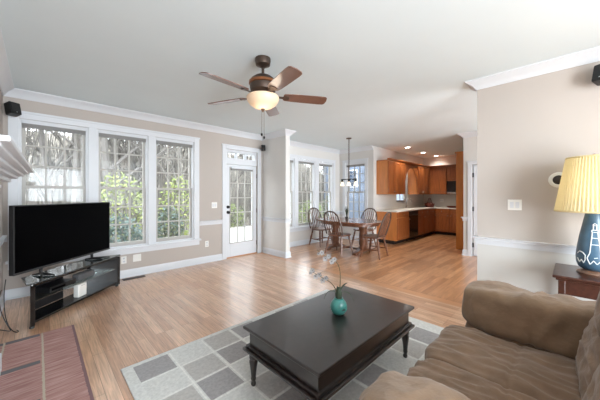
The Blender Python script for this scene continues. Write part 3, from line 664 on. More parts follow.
# ------------------------------------------------------------------ end table and lamp
et = thing('end_table', 'dark mahogany end table beside sofa against right wall', 'end table', (3.49, -0.17, 0.0)); et.scale = (1, 1, 0.672 / 0.66)
b = MB(); b.box(-0.29, 0.29, -0.29, 0.29, 0.635, 0.66); b.build('tabletop', DARKRED, et, bevel=0.008, bseg=3)
b = MB(); b.box(-0.27, 0.27, -0.27, 0.27, 0.615, 0.635); b.build('top_moulding', DARKRED, et, bevel=0.006)
b = MB(); t = 0.018
b.box(-0.25, -0.25 + t, -0.21, 0.21, 0.50, 0.615); b.box(0.25 - t, 0.25, -0.21, 0.21, 0.5, 0.615); b.box(-0.21, 0.21, 0.25 - t, 0.25, 0.5, 0.615); b.box(-0.21, 0.21, -0.25, -0.25 + t, 0.5, 0.615); b.build('apron', DARKRED, et)
b = MB(); b.box(-0.24, 0.24, -0.24, 0.24, 0.14, 0.16); b.build('lower_shelf', DARKRED, et)
for sx in (-1, 1):
    for sy in (-1, 1):
        b = MB(); b.prism([(sx * 0.21, sy * 0.21), (sx * 0.255, sy * 0.21), (sx * 0.255, sy * 0.255), (sx * 0.21, sy * 0.255)], 0, 0.615, 'z'); b.build('leg', DARKRED, et, bevel=0.004)
lx, ly = 3.50, -0.137
lp = thing('table_lamp', 'blue ceramic lighthouse lamp with pleated yellow shade on end table', 'table lamp', (lx, ly, 0.672)); lp.scale = (1.12, 1.12, 1.13)
LB = mat('blue_stoneware_glaze', rgb(66, 96, 118), 0.35, var=0.3, vscale=7, coat=0.25)
BP = [(0.0, 0.03), (0.06, 0.03), (0.088, 0.05), (0.10, 0.085), (0.103, 0.13), (0.096, 0.20), (0.083, 0.29), (0.066, 0.38), (0.055, 0.44), (0.05, 0.472), (0.04, 0.478), (0.0, 0.48)]
b = MB(); b.lathe(BP, seg=36); b.build('lamp_body', LB, lp, smooth=True)
b = MB(); b.lathe([(0, 0), (0.098, 0), (0.10, 0.006), (0.094, 0.018), (0.075, 0.03), (0, 0.032)], seg=32); b.build('lamp_base', mat('bronze_wood_base', rgb(104, 76, 60), 0.3, var=0.2, coat=0.4), lp, smooth=True)
b = MB(); b.tube([(0, 0, 0.478), (0, 0, 0.56)], 0.012, 10); b.lathe([(0.018, 0), (0.018, 0.05)], (0, 0, 0.53), 12); b.build('socket', COPPER, lp)
SH = bpy.data.materials.new('pleated_yellow_shade'); SH.use_nodes = True
nt = SH.node_tree; N = nt.nodes; L = nt.links; pr = N['Principled BSDF']; pr.inputs['Base Color'].default_value = rgb(232, 220, 178); pr.inputs['Roughness'].default_value = 0.8
tl = N.new('ShaderNodeBsdfTranslucent'); tl.inputs[0].default_value = rgb(240, 230, 196)
nz = N.new('ShaderNodeTexNoise'); nz.inputs['Scale'].default_value = 20; bpn = N.new('ShaderNodeBump'); bpn.inputs['Strength'].default_value = 0.1; L.new(nz.outputs[0], bpn.inputs['Height']); L.new(bpn.outputs[0], pr.inputs['Normal'])
mxs = N.new('ShaderNodeMixShader'); mxs.inputs[0].default_value = 0.45; L.new(pr.outputs[0], mxs.inputs[1]); L.new(tl.outputs[0], mxs.inputs[2]); L.new(mxs.outputs[0], N['Material Output'].inputs[0])
b = MB(); seg = 240; vs = []; fs = []
for j in range(7):
    t = j / 6; r = 0.226 + (0.156 - 0.226) * t; z = 0.485 + 0.425 * t
    for k in range(seg):
        q = 2 * PI * k / seg; rr = r + 0.0045 * (1 if k % 4 in (0, 1) else -1) * (1 if k % 4 else 0.6)
        vs.append((rr * math.cos(q), rr * math.sin(q), z))
for j in range(6):
    for k in range(seg): k2 = (k + 1) % seg; fs.append((j * seg + k, j * seg + k2, (j + 1) * seg + k2, (j + 1) * seg + k))
b.add(vs, fs); shade = b.build('lamp_shade', SH, lp)
for z, r in ((0.483, 0.226), (0.905, 0.156)):
    b = MB(); b.tube([(r * math.cos(2 * PI * k / 48), r * math.sin(2 * PI * k / 48), z + 0.003) for k in range(49)], 0.007, 8, cap=False); b.build('shade_rim', SH, lp)
b = MB()
for k in range(3): a = k * 2 * PI / 3; b.tube([(0, 0, 0.88), (0.154 * math.cos(a), 0.154 * math.sin(a), 0.9)], 0.002, 6)
b.tube([(0, 0, 0.55), (0, 0, 0.92)], 0.003, 6); b.ball((0, 0, 0.925), 0.012, 10); b.build('finial', COPPER, lp)
def prof_r(z):
    for (r0, z0), (r1, z1) in zip(BP[1:], BP[2:]):
        if z0 <= z <= z1: return r0 + (r1 - r0) * (z - z0) / (z1 - z0)
    return 0.1
ang0 = math.atan2(-ly, -lx)
def onbody(s, z):   # s: metres to the right as the camera sees it
    r = prof_r(z) + 0.001; a = ang0 + s / 0.095; return (r * math.cos(a), r * math.sin(a), z)
LN = mat('white_glaze_line', rgb(206, 212, 214), 0.5, var=0.05)
b = MB()
def stroke(P, w=0.0032):
    Q = []
    for (a, c), (d, e) in zip(P, P[1:]):
        for i in range(6): Q.append(onbody(a + (d - a) * i / 6, c + (e - c) * i / 6))
    Q.append(onbody(*P[-1])); b.tube(Q, w, 6)
stroke([(-0.022, 0.17), (-0.012, 0.33), (0.022, 0.33), (0.034, 0.17)]); stroke([(-0.016, 0.33), (-0.016, 0.345), (0.026, 0.345), (0.026, 0.33)])
stroke([(-0.006, 0.345), (-0.006, 0.38), (0.018, 0.38), (0.018, 0.345)]); stroke([(-0.012, 0.382), (0.006, 0.396), (0.024, 0.382)])
stroke([(-0.015, 0.285), (0.026, 0.285)]); stroke([(-0.018, 0.235), (0.03, 0.235)])
stroke([(-0.10, 0.155), (-0.085, 0.175), (-0.06, 0.168), (-0.045, 0.15), (-0.045, 0.115), (-0.055, 0.09), (-0.068, 0.112), (-0.082, 0.09), (-0.098, 0.12)])
stroke([(-0.022, 0.17), (-0.035, 0.13), (-0.02, 0.085), (-0.002, 0.115), (0.014, 0.09), (0.03, 0.112), (0.05, 0.095), (0.068, 0.118), (0.088, 0.1)])
stroke([(0.034, 0.17), (0.05, 0.155), (0.07, 0.16), (0.09, 0.15)]); stroke([(0.0, 0.135), (0.018, 0.14)]); stroke([(0.05, 0.135), (0.066, 0.138)])
b.build('lighthouse_drawing', LN, lp, smooth=True)
BULB = mat('lit_bulb_glass', rgb(255, 240, 210), 0.4, emit=(1, 0.82, 0.55, 1), estr=1.2, var=0.01)
b = MB(); b.ball((0, 0, 0.63), 0.035, 14, (1, 1, 1.3)); b.build('bulb', BULB, lp, smooth=True)
point_light('table_lamp_light', (lx, ly, 0.672 + 0.78), 0.5, (1, 0.88, 0.7), 0.05)

# ------------------------------------------------------------------ wall plates, speakers, vent
def plate(name, label, cat, loc, rz, w, h, parts, group):
    r = thing(name, label, cat, loc, rz, group)
    b = MB(); b.box(-w / 2, w / 2, -0.007, 0, -h / 2, h / 2); b.build('cover_plate', PLATE, r, bevel=0.003)
    for nme, x, z, pw, ph in parts:
        b = MB(); b.box(x - pw / 2, x + pw / 2, -0.012, -0.006, z - ph / 2, z + ph / 2); b.build(nme, TRIM, r, bevel=0.002)
        if nme == 'socket':
            b = MB()
            for dx in (-0.006, 0.006): b.box(x + dx - 0.0012, x + dx + 0.0012, -0.0126, -0.0118, z - 0.004, z + 0.008)
            b.build('slot', BLACK, r)
    return r
# plate local: faces -y
plate('light_switch', 'white double light switch on the right wall', 'light switch', (3.83, 0.452, 1.253), -PI / 2, 0.125, 0.12, [('rocker', -0.025, 0, 0.034, 0.068), ('rocker', 0.025, 0, 0.034, 0.068)], None)
plate('wall_outlet', 'white outlet under the sill right of the tv stand', 'outlet', (1.0, VW, 0.295), 0, 0.075, 0.12, [('socket', 0, 0.025, 0.034, 0.03), ('socket', 0, -0.025, 0.034, 0.03)], 'outlets under the window wall sill')
plate('blank_plate', 'wide blank white plate under the sill right of outlet', 'wall plate', (1.19, VW, 0.30), 0, 0.12, 0.12, [], None)
plate('wall_outlet', 'white outlet low on wall between window and glazed door', 'outlet', (2.42, VW, 0.375), 0, 0.075, 0.12, [('socket', 0, 0.025, 0.034, 0.03), ('socket', 0, -0.025, 0.034, 0.03)], 'outlets under the window wall sill')
plate('light_switch', 'white switch plate on beige wall left of glazed door', 'light switch', (2.58, VW, 1.15), 0, 0.12, 0.12, [('rocker', -0.025, 0, 0.034, 0.068), ('rocker', 0.025, 0, 0.034, 0.068)], None)
r = thing('round_wall_fitting', 'round white wall ring with dark centre behind lamp shade', 'wall fitting', (3.83, 0.095, 1.52), -PI / 2)
b = MB(); b.X = Matrix.Rotation(PI / 2, 4, 'X'); b.lathe([(0.08, 0), (0.08, 0.008), (0.07, 0.014), (0.05, 0.014), (0.046, 0.006)], seg=32); b.build('ring', PLATE, r, smooth=True)
b = MB(); b.X = Matrix.Rotation(PI / 2, 4, 'X'); b.lathe([(0.047, 0.007), (0.03, 0.015), (0, 0.018)], seg=32); b.build('dark_centre', mat('dark_brown_cover', rgb(40, 32, 28), 0.5, var=0.1), r, smooth=True)
def speaker(label, loc, rz, tilt, s, arm):
    r = thing('wall_speaker', label, 'speaker', loc, rz, 'small black wall speakers')
    X = Matrix.Rotation(tilt, 4, 'X')
    b = MB(); b.X = X; b.box(-0.055 * s, 0.055 * s, -0.05 * s, 0.05 * s, -0.075 * s, 0.075 * s); b.build('cabinet', BLACK, r, bevel=0.012 * s, bseg=3)
    b = MB(); b.X = X; b.box(-0.047 * s, 0.047 * s, -0.056 * s, -0.049 * s, -0.066 * s, 0.066 * s); b.build('grille', mat('speaker_grille_cloth', rgb(30, 30, 31), 0.8, var=0.2, vscale=120), r, bevel=0.006)
    b = MB(); b.X = X; b.box(-0.006, 0.006, -0.058 * s, -0.055 * s, -0.058 * s, -0.05 * s); b.build('badge', CHROME, r)
    b = MB(); b.tube([(0, 0.045 * s, 0), arm], 0.012, 8); b.build('bracket', BLACK, r)
    return r
speaker('black wall speaker high in corner above leftmost window', (-0.235, 5.02, 2.465), PI / 4 - 0.2, math.radians(-14), 1.05, (-0.01, 0.10, 0.02))
speaker('small black speaker high on the wall stub by the glazed door', (3.73, 5.02, 2.45), -PI / 2 + 0.9, math.radians(-5), 0.85, (0.02, 0.09, 0))
speaker('black wall speaker cut by right edge above the lamp', (3.72, -0.21, 2.485), -PI / 2 - 0.45, math.radians(-16), 1.12, (-0.02, 0.10, 0.03))
vt = thing('floor_vent', 'bronze floor vent under the window right of tv stand', 'floor vent', (1.12, 5.03, 0))
b = MB(); b.box(-0.16, 0.16, -0.05, 0.05, 0.0005, 0.006); b.build('vent_frame', mat('brown_vent_metal', rgb(74, 54, 42), 0.5, metal=0.3, var=0.1), vt, bevel=0.002)
b = MB()
for k in range(14): b.box(-0.15 + k * 0.0225, -0.142 + k * 0.0225, -0.04, 0.04, 0.006, 0.0085)
b.build('vent_louvers', BLACK, vt)

# ------------------------------------------------------------------ ceiling fan
fx, fy = 1.63, 2.20
cf = thing('ceiling_fan', 'five blade bronze ceiling fan with lit glass bowl', 'ceiling fan', (fx, fy, ZC))
b = MB(); b.lathe([(0.0, 0), (0.078, 0), (0.08, -0.02), (0.072, -0.065), (0.03, -0.085), (0.02, -0.095), (0, -0.095)], seg=28); b.build('canopy', BRONZE, cf, smooth=True)
b = MB(); b.tube([(0, 0, -0.08), (0, 0, -0.2)], 0.014, 12); b.build('downrod', BRONZE, cf)
b = MB(); b.lathe([(0, -0.155), (0.03, -0.158), (0.05, -0.17), (0.085, -0.185), (0.12, -0.212), (0.13, -0.235)], seg=32); b.build('motor_top', BRONZE, cf, smooth=True)
b = MB(); b.lathe([(0.13, -0.235), (0.142, -0.24), (0.142, -0.262), (0.13, -0.268)], seg=32); b.build('copper_band', COPPER, cf, smooth=True)
b = MB(); b.lathe([(0.13, -0.268), (0.132, -0.30), (0.125, -0.33), (0.10, -0.35), (0.09, -0.37), (0.11, -0.385), (0.12, -0.39), (0, -0.392)], seg=32); b.build('motor_housing', BRONZE, cf, smooth=True)
BOWL = mat('amber_frosted_bowl', rgb(222, 192, 162), 0.5, emit=(1, 0.78, 0.55, 1), estr=0.06, var=0.04, vscale=6)
b = MB(); b.lathe([(0.158, -0.385), (0.165, -0.40), (0.158, -0.43), (0.135, -0.465), (0.095, -0.492), (0.045, -0.508), (0, -0.512)], seg=36); b.build('light_bowl', BOWL, cf, smooth=True)
b = MB(); b.lathe([(0, -0.505), (0.022, -0.508), (0.016, -0.525), (0.006, -0.54), (0, -0.545)], seg=14); b.build('bowl_finial', BRONZE, cf, smooth=True)
BW = mat('walnut_fan_blade', rgb(104, 70, 58), 0.28, var=0.2, vscale=5, coat=0.8)
for k in range(5):
    a = math.radians(41 + 72 * k); X = Matrix.Rotation(a, 4, 'Z') @ Matrix.Translation((0, 0, -0.375)) @ Matrix.Rotation(math.radians(-13), 4, 'X')
    b = MB(); b.X = X
    out = [(0.225, -0.055), (0.30, -0.064), (0.45, -0.068), (0.60, -0.070), (0.652, -0.066), (0.668, -0.05), (0.675, 0.0), (0.668, 0.05), (0.652, 0.066), (0.60, 0.070), (0.45, 0.068), (0.30, 0.064), (0.225, 0.055), (0.21, 0.04), (0.21, -0.04)]
    b.prism(out, -0.004, 0.004, 'z'); bo = b.build('fan_blade', BW, cf)
    b = MB(); b.X = X; b.prism([(0.10, -0.02), (0.2, -0.016), (0.235, -0.04), (0.26, -0.036), (0.275, 0), (0.26, 0.036), (0.235, 0.04), (0.2, 0.016), (0.10, 0.02)], -0.010, -0.004, 'z')
    for sx, sy in ((0.24, -0.025), (0.24, 0.025), (0.26, 0)): b.lathe([(0.005, -0.013), (0.005, -0.010)], (sx, sy, 0), 8)
    b.build('blade_iron', BRONZE, bo)
for k, (dx, zz) in enumerate(((-0.012, -0.755), (0.012, -0.785))):
    q = Rv * dx; b = MB(); b.tube([(q.x, q.y, -0.53), (q.x, q.y, zz)], 0.0018, 6); pc = b.build('pull_chain', BRONZE, cf)
    b = MB(); b.lathe([(0, 0), (0.009, -0.004), (0.011, -0.018), (0.006, -0.03), (0, -0.032)], (q.x, q.y, zz), 12); b.build('chain_knob', IRON, pc, smooth=True)
point_light('fan_lamp', (fx, fy, ZC - 0.60), 0.8, (1, 0.84, 0.65), 0.1)

# ------------------------------------------------------------------ dining set
TC = (5.42, 3.83)
dt = thing('dining_table', 'oval brown wood dining table on twin trestle posts', 'dining table', (TC[0], TC[1], 0))
TW = mat('polished_table_wood', rgb(120, 78, 58), 0.22, var=0.25, vscale=4, stretch=(8, 1, 1), coat=0.5)
oval = []
for k in range(56):
    q = 2 * PI * k / 56; c_, s_ = math.cos(q), math.sin(q); p_ = 2.8
    oval.append((0.56 * math.copysign(abs(c_) ** (2 / p_), c_), 0.84 * math.copysign(abs(s_) ** (2 / p_), s_)))
b = MB(); b.prism(oval, 0.72, 0.75, 'z'); b.build('tabletop', TW, dt, bevel=0.008, bseg=3)
b = MB(); b.prism([(x * 0.84, y * 0.88) for x, y in oval], 0.65, 0.72, 'z'); b.build('apron', CHAIRW, dt)
for sy in (-1, 1):
    b = MB(); b.lathe([(0.09, 0.10), (0.10, 0.13), (0.075, 0.17), (0.09, 0.22), (0.085, 0.4), (0.075, 0.5), (0.095, 0.56), (0.10, 0.6), (0.08, 0.62), (0.11, 0.65)], (0, sy * 0.40, 0), 20); b.build('trestle_post', CHAIRW, dt, smooth=True)
    b = MB(); b.prism([(-0.36, 0.0), (-0.36, 0.045), (-0.25, 0.075), (-0.1, 0.11), (0.1, 0.11), (0.25, 0.075), (0.36, 0.045), (0.36, 0.0), (0.27, 0.0), (0.22, 0.03), (-0.22, 0.03), (-0.27, 0.0)], sy * 0.40 - 0.055, sy * 0.40 + 0.055, 'y'); b.build('trestle_foot', CHAIRW, dt, bevel=0.01)
b = MB(); b.box(-0.045, 0.045, -0.40, 0.40, 0.06, 0.10); b.build('stretcher', CHAIRW, dt, bevel=0.006)

ch = thing('windsor_chair', 'hoop back wooden chair at near side of dining table', 'chair', (5.0, 3.80, 0), -PI / 2, 'hoop back chairs round the dining table')
seat = []
for k in range(40):
    q = 2 * PI * k / 40; c_, s_ = math.cos(q), math.sin(q)
    seat.append((0.255 * math.copysign(abs(c_) ** 0.75, c_) * (1 + 0.06 * s_), 0.225 * math.copysign(abs(s_) ** 0.75, s_)))
b = MB(); b.prism(seat, 0.425, 0.46, 'z'); b.build('seat', CHAIRW, ch, bevel=0.012, bseg=3)
hoop = []
for k in range(25):
    q = PI * k / 24; x = -0.21 * math.cos(q) * (1 if True else 1); z = 0.46 + 0.53 * math.sin(q) ** 0.62 if 0 < k < 24 else 0.455
    x = -math.copysign(abs(math.cos(q)) ** 0.8, math.cos(q)) * (0.245 if z > 0.6 else 0.225)
    hoop.append((x, -0.17 - 0.16 * (z - 0.46) / 0.53, z))
b = MB(); b.tube(hoop, 0.0165, 8); b.build('hoop', CHAIRD, ch, smooth=True)
for i in range(7):
    x = -0.165 + 0.055 * i; xt = x * 1.15; zt = 0.46 + 0.53 * (max(0.0, 1 - (abs(xt) / 0.245) ** 2.5)) ** 0.31 * 0.985
    b = MB(); b.tube([(x, -0.165, 0.455), ((x + xt) / 2, -0.165 - 0.07, (0.455 + zt) / 2), (xt, -0.17 - 0.16 * (zt - 0.46) / 0.53, zt)], [0.008, 0.0105, 0.007], 6); b.build('spindle', CHAIRW, ch, smooth=True)
legp = {}
for sx in (-1, 1):
    for sy in (-1, 1):
        p0 = Vector((sx * 0.17, sy * 0.14, 0.43)); p1 = Vector((sx * 0.235, sy * 0.22, 0.0)); legp[(sx, sy)] = (p0, p1)
        ts = [0, .12, .2, .25, .3, .5, .62, .66, .7, .9, 1]; rs = [.016, .021, .025, .018, .022, .026, .021, .016, .021, .016, .013]
        b = MB(); b.tube([tuple(p0.lerp(p1, t)) for t in ts], rs, 8); b.build('leg', CHAIRW, ch, smooth=True)
mids = []
for sx in (-1, 1):
    a_ = legp[(sx, -1)][0].lerp(legp[(sx, -1)][1], .58); c_ = legp[(sx, 1)][0].lerp(legp[(sx, 1)][1], .58); mids.append(a_.lerp(c_, .5))
    b = MB(); b.tube([tuple(a_), tuple(a_.lerp(c_, .5)), tuple(c_)], [.010, .016, .010], 8); b.build('stretcher', CHAIRW, ch, smooth=True)
b = MB(); b.tube([tuple(mids[0]), tuple(mids[0].lerp(mids[1], .5)), tuple(mids[1])], [.010, .016, .010], 8); b.build('stretcher', CHAIRW, ch, smooth=True)
dup(ch, (5.45, 4.74, 0), PI - 0.12, 'hoop back wooden chair at table end nearest the dining windows')
dup(ch, (6.12, 3.84, 0), PI / 2, 'hoop back wooden chair at far side of dining table')
dup(ch, (5.30, 3.06, 0), 0.12, 'hoop back wooden chair at table end in front of kitchen cabinets')

pv = thing('table_plant', 'small dark green plant in pot on dining table', 'potted plant', (5.55, 3.98, 0.75))
b = MB(); b.lathe([(0, 0), (0.03, 0), (0.04, 0.06), (0.035, 0.06), (0.03, 0.05), (0, 0.05)], seg=16); b.build('pot', BLACK, pv, smooth=True)
b = MB()
for k in range(16):
    a = k * 2.4; h = 0.13 + 0.05 * (k % 4); rr = 0.03 + 0.012 * (k % 3)
    b.tube([(0, 0, .05), (rr * .4 * math.cos(a), rr * .4 * math.sin(a), .05 + h * .6), (rr * math.cos(a), rr * math.sin(a), .05 + h)], [.004, .011, .002], 6, flat=0.4)
b.build('leaves', mat('dark_green_leaf', rgb(52, 64, 48), 0.5, var=0.3, vscale=20), pv, smooth=True)

cl = thing('pendant_light', 'black three lamp bar light hanging over dining table', 'pendant light', (5.42, 3.82, ZC))
b = MB(); b.lathe([(0, 0), (0.065, 0), (0.065, -0.02), (0.02, -0.03), (0, -0.03)], seg=24); b.build('canopy', BRONZE, cl, smooth=True)
b = MB(); b.tube([(0, -0.012, -0.02), (0, -0.012, -1.0)], 0.005, 8); b.tube([(0, 0.012, -0.02), (0, 0.012, -1.0)], 0.005, 8); b.build('hanging_rod', BRONZE, cl)
b = MB(); b.box(-0.012, 0.012, -0.225, 0.225, -1.018, -0.996); b.build('bar', IRON, cl, bevel=0.003)
PG = mat('clear_lit_shade', rgb(255, 240, 214), 0.2, emit=(1, 0.86, 0.62, 1), estr=0.45, var=0.02)
for y in (-0.2, 0, 0.2):
    b = MB(); b.lathe([(0.02, -1.018), (0.026, -1.03), (0.026, -1.065), (0.014, -1.07)], (0, y, 0), 14); so = b.build('lamp_socket', IRON, cl, smooth=True)
    b = MB(); b.lathe([(0.02, -1.066), (0.03, -1.09), (0.052, -1.15), (0.058, -1.165), (0.05, -1.166), (0.026, -1.10), (0, -1.09)], (0, y, 0), 18); b.build('glass_shade', PG, so, smooth=True)

# ------------------------------------------------------------------ kitchen
DK = mat('dark_toe_kick', rgb(30, 18, 12), 0.6, var=0.1)
KNOB = mat('pewter_knob', rgb(150, 144, 136), 0.35, metal=0.9, var=0.05)
def panel_door(x0, x1, z0, z1, y, parent, nme='door', knob=None):
    b = MB(); fr = 0.055; b.box(x0, x1, y - 0.02, y, z0, z1)
    if x1 - x0 > 0.2 and z1 - z0 > 0.25:
        b.box(x0, x0 + fr, y - 0.034, y - 0.02, z0, z1); b.box(x1 - fr, x1, y - 0.034, y - 0.02, z0, z1)
        b.box(x0 + fr, x1 - fr, y - 0.034, y - 0.02, z0, z0 + fr); b.box(x0 + fr, x1 - fr, y - 0.034, y - 0.02, z1 - fr, z1)
        b.box(x0 + fr + 0.02, x1 - fr - 0.02, y - 0.03, y - 0.02, z0 + fr + 0.02, z1 - fr - 0.02)
    d = b.build(nme, CHERRY, parent, bevel=0.004)
    if knob:
        k = MB(); k.X = Matrix.Translation((knob[0], y - 0.034, knob[1])) @ Matrix.Rotation(PI / 2, 4, 'X'); k.lathe([(0.006, 0), (0.006, 0.012), (0.014, 0.018), (0.012, 0.026), (0, 0.028)], seg=12); k.build('knob', KNOB, d, smooth=True)
def cabinet(label, loc, rz, w, z0, z1, depth, doors, drawers=0, name='wall_cabinet', side=CHERRY, toe=False, crown=False, group=None):
    r = thing(name, label, 'cabinet', (loc[0], loc[1], 0), rz, group)
    b = MB(); b.box(0, w, 0.0, depth, z0 + (0.1 if toe else 0), z1); b.build('carcass', side, r)
    if toe: b = MB(); b.box(0.002, w - 0.002, 0.07, depth, 0, 0.1); b.build('toe_kick', DK, r)
    fz0, fz1 = z0 + (0.12 if toe else 0.015), z1 - 0.015
    dw = w / doors
    for i in range(doors):
        a, c = i * dw + 0.012, (i + 1) * dw - 0.012; top = fz1
        if drawers:
            panel_door(a, c, fz1 - 0.14, fz1, 0, r, 'drawer', ((a + c) / 2, fz1 - 0.07)); top = fz1 - 0.155
        kx = c - 0.03 if i % 2 == 0 else a + 0.03
        panel_door(a, c, fz0, top, 0, r, 'door', (kx, fz0 + 0.06 if not toe else top - 0.06))
    if crown:
        b = MB(); b.prism([(0, z1), (-0.03, z1), (-0.06, z1 + 0.045), (-0.06, z1 + 0.06), (0, z1 + 0.06)], -0.0 if True else 0, w, 'x'); b.box(0, w, 0, depth, z1, z1 + 0.02); b.build('cornice', CHERRY, r)
    return r
VK = 3.948
UF = VK - 0.335; BF = VK - 0.60
cabinet('cherry wall cabinet with pale wood side left of kitchen window', (6.96, UF), 0, 1.1, 1.375, 2.33, 0.335, 3, side=CHERRYL, crown=True)
cabinet('cherry wall cabinet between kitchen window and far corner', (9.06, UF), 0, 1.04, 1.375, 2.33, 0.335, 3, side=CHERRYL, crown=True)
cabinet('cherry wall cabinet on far wall left of microwave', (10.10, UF), -PI / 2, 0.58, 1.375, 2.33, 0.328, 1, crown=True)
cabinet('short cherry wall cabinet above the microwave', (10.10, UF - 0.583), -PI / 2, 0.76, 1.83, 2.33, 0.328, 2, crown=True)
ar = thing('arched_valance', 'arched cherry valance bridging the cabinets over kitchen window', 'valance', (8.063, UF, 0))
pts = [(0, 2.33), (0, 1.40)]
gw = 0.994
for k in range(17):
    q = PI * k / 16; pts.append((gw / 2 - (gw / 2 - 0.03) * math.cos(q), 1.55 + 0.66 * math.sin(q)))
pts += [(gw, 1.40), (gw, 2.33)]
b = MB(); vs = []; fs = []
top = [(x, 2.33) for x, z in pts[1:-1]]; bot = pts[1:-1]; n = len(bot)
for y in (-0.0, 0.02):
    vs += [(x, y, z) for x, z in bot] + [(x, y, z) for x, z in top]
for i in range(n - 1):
    fs += [(i, i + 1, n + i + 1, n + i), (2 * n + i, 3 * n + i, 3 * n + i + 1, 2 * n + i + 1), (i, 2 * n + i, 2 * n + i + 1, i + 1), (n + i, n + i + 1, 3 * n + i + 1, 3 * n + i)]
fs += [(0, n, 3 * n, 2 * n), (n - 1, 3 * n - 1, 4 * n - 1, 2 * n - 1)]
b.add(vs, fs); b.build('arched_board', CHERRY, ar)
b = MB(); b.prism([(0, 2.33), (-0.03, 2.33), (-0.06, 2.375), (-0.06, 2.39), (0, 2.39)], 0, gw, 'x'); b.build('cornice', CHERRY, ar)
ZT = 0.885
cabinet('cherry base cabinet with pale side panel at peninsula end', (6.96, BF), 0, 0.77, 0, ZT, 0.60, 1, 1, 'base_cabinet', CHERRYL, True)
dwv = thing('dishwasher', 'black built in dishwasher between cherry base cabinets', 'dishwasher', (7.735, BF, 0))
b = MB(); b.box(0, 0.64, 0, 0.58, 0.1, ZT - 0.005); b.build('tub', BLACK, dwv)
b = MB(); b.box(0.005, 0.635, -0.025, 0, 0.12, 0.74); b.build('door', GBLK, dwv, bevel=0.005)
b = MB(); b.box(0.005, 0.635, -0.028, 0, 0.745, ZT - 0.01); b.build('control_panel', BLACK, dwv, bevel=0.005)
b = MB(); b.tube([(0.06, -0.055, 0.77), (0.58, -0.055, 0.77)], 0.009, 8); b.tube([(0.08, -0.028, 0.77), (0.08, -0.055, 0.77)], 0.006, 8); b.tube([(0.56, -0.028, 0.77), (0.56, -0.055, 0.77)], 0.006, 8); b.build('handle', BLACK, dwv)
b = MB(); b.box(0.01, 0.63, 0.06, 0.5, 0, 0.1); b.build('toe_kick', DK, dwv)
cabinet('cherry sink cabinet right of the dishwasher', (8.38, BF), 0, 0.92, 0, ZT, 0.60, 2, 1, 'base_cabinet', CHERRY, True)
cabinet('cherry base cabinet between sink cabinet and far corner', (9.305, BF), 0, 0.52, 0, ZT, 0.60, 1, 1, 'base_cabinet', CHERRY, True)
cabinet('cherry base cabinet along the far kitchen wall', (9.83, BF - 0.0), -PI / 2, 1.45, 0, ZT, 0.595, 3, 1, 'base_cabinet', CHERRY, True)
ctp = thing('worktop', 'white stone worktop running around the kitchen corner', 'worktop', (0, 0, 0))
b = MB(); sx0, sx1 = 8.52, 9.12
b.box(6.94, sx0, BF - 0.035, VK, ZT, ZT + 0.035); b.box(sx1, 9.795, BF - 0.035, VK, ZT, ZT + 0.035); b.box(sx0, sx1, BF - 0.035, BF + 0.08, ZT, ZT + 0.035); b.box(sx0, sx1, VK - 0.1, VK, ZT, ZT + 0.035)
b.box(9.795, 10.428, 1.9, VK, ZT, ZT + 0.035); b.build('slab', COUNTER, ctp)
b = MB(); b.box(6.94, 10.428, VK - 0.015, VK, ZT + 0.035, ZT + 0.12); b.build('upstand', COUNTER, ctp)
b = MB(); b.box(sx0, sx1, BF + 0.08, VK - 0.1, ZT - 0.001, ZT + 0.003); b.box(sx0 - .01, sx1 + .01, BF + 0.07, BF + 0.085, ZT + .0, ZT + 0.04); b.build('sink', CHROME, ctp)
fa = thing('kitchen_faucet', 'steel gooseneck faucet behind sink under kitchen window', 'faucet', (8.80, VK - 0.055, ZT + 0.035))
b = MB(); b.lathe([(0.028, 0), (0.028, 0.015), (0.016, 0.03), (0.014, 0.06)], seg=16); b.build('base', CHROME, fa, smooth=True)
b = MB(); b.tube(bez([(0, 0, .05), (0, 0, .32), (0, -.08, .36), (0, -.2, .32), (0, -.19, .2)], 16), 0.011, 10); b.build('spout', CHROME, fa, smooth=True)
b = MB(); b.tube([(0.02, 0, .04), (0.09, 0, .09)], [0.010, 0.006], 8); b.build('lever', CHROME, fa, smooth=True)
bk = thing('wicker_basket', 'dark red brown basket with hoop handle on worktop corner', 'basket', (10.03, 3.58, ZT + 0.035))
WK = mat('red_brown_wicker', rgb(96, 40, 28), 0.7, var=0.35, vscale=50)
b = MB(); b.lathe([(0, 0), (0.12, 0), (0.15, 0.06), (0.165, 0.12), (0.16, 0.13), (0.145, 0.12), (0.12, 0.03), (0, 0.025)], seg=24, ripple=0.03, nr=12, sx=1.15); b.build('basket_body', WK, bk, smooth=True)
b = MB(); b.tube([(-0.18 * math.cos(PI * k / 12), 0, 0.12 + 0.2 * math.sin(PI * k / 12)) for k in range(13)], 0.009, 8); b.build('handle', WK, bk, smooth=True)
b = MB()
for k in range(5): b.ball((0.08 * math.cos(k * 1.26), 0.07 * math.sin(k * 1.26), 0.12), 0.045, 10)
b.build('contents', mat('dark_red_fruit', rgb(90, 30, 26), 0.4, var=0.2), bk, smooth=True)
pn = thing('red_pan', 'low dark red pan on worktop below the microwave', 'pan', (10.05, 2.86, ZT + 0.035))
b = MB(); b.lathe([(0, 0), (0.13, 0), (0.15, 0.02), (0.155, 0.06), (0.148, 0.06), (0.14, 0.015), (0, 0.01)], seg=24); b.build('bowl', WK, pn, smooth=True)
for sx in (-1, 1): b = MB(); b.tube(bez([(0.02, sx * 0.15, .045), (0.03, sx * .2, .05), (-.03, sx * .2, .05), (-0.02, sx * .15, .045)], 8), 0.006, 8); b.build('handle', BLACK, pn)
mw = thing('microwave', 'black microwave mounted under short cherry cabinet', 'microwave', (10.08, UF - 0.585, 1.40), -PI / 2)
b = MB(); b.box(0, 0.755, 0, 0.348, 0, 0.43); b.build('case', BLACK, mw)
b = MB(); b.box(0.004, 0.57, -0.03, 0, 0.06, 0.425); b.build('door', GBLK, mw, bevel=0.004)
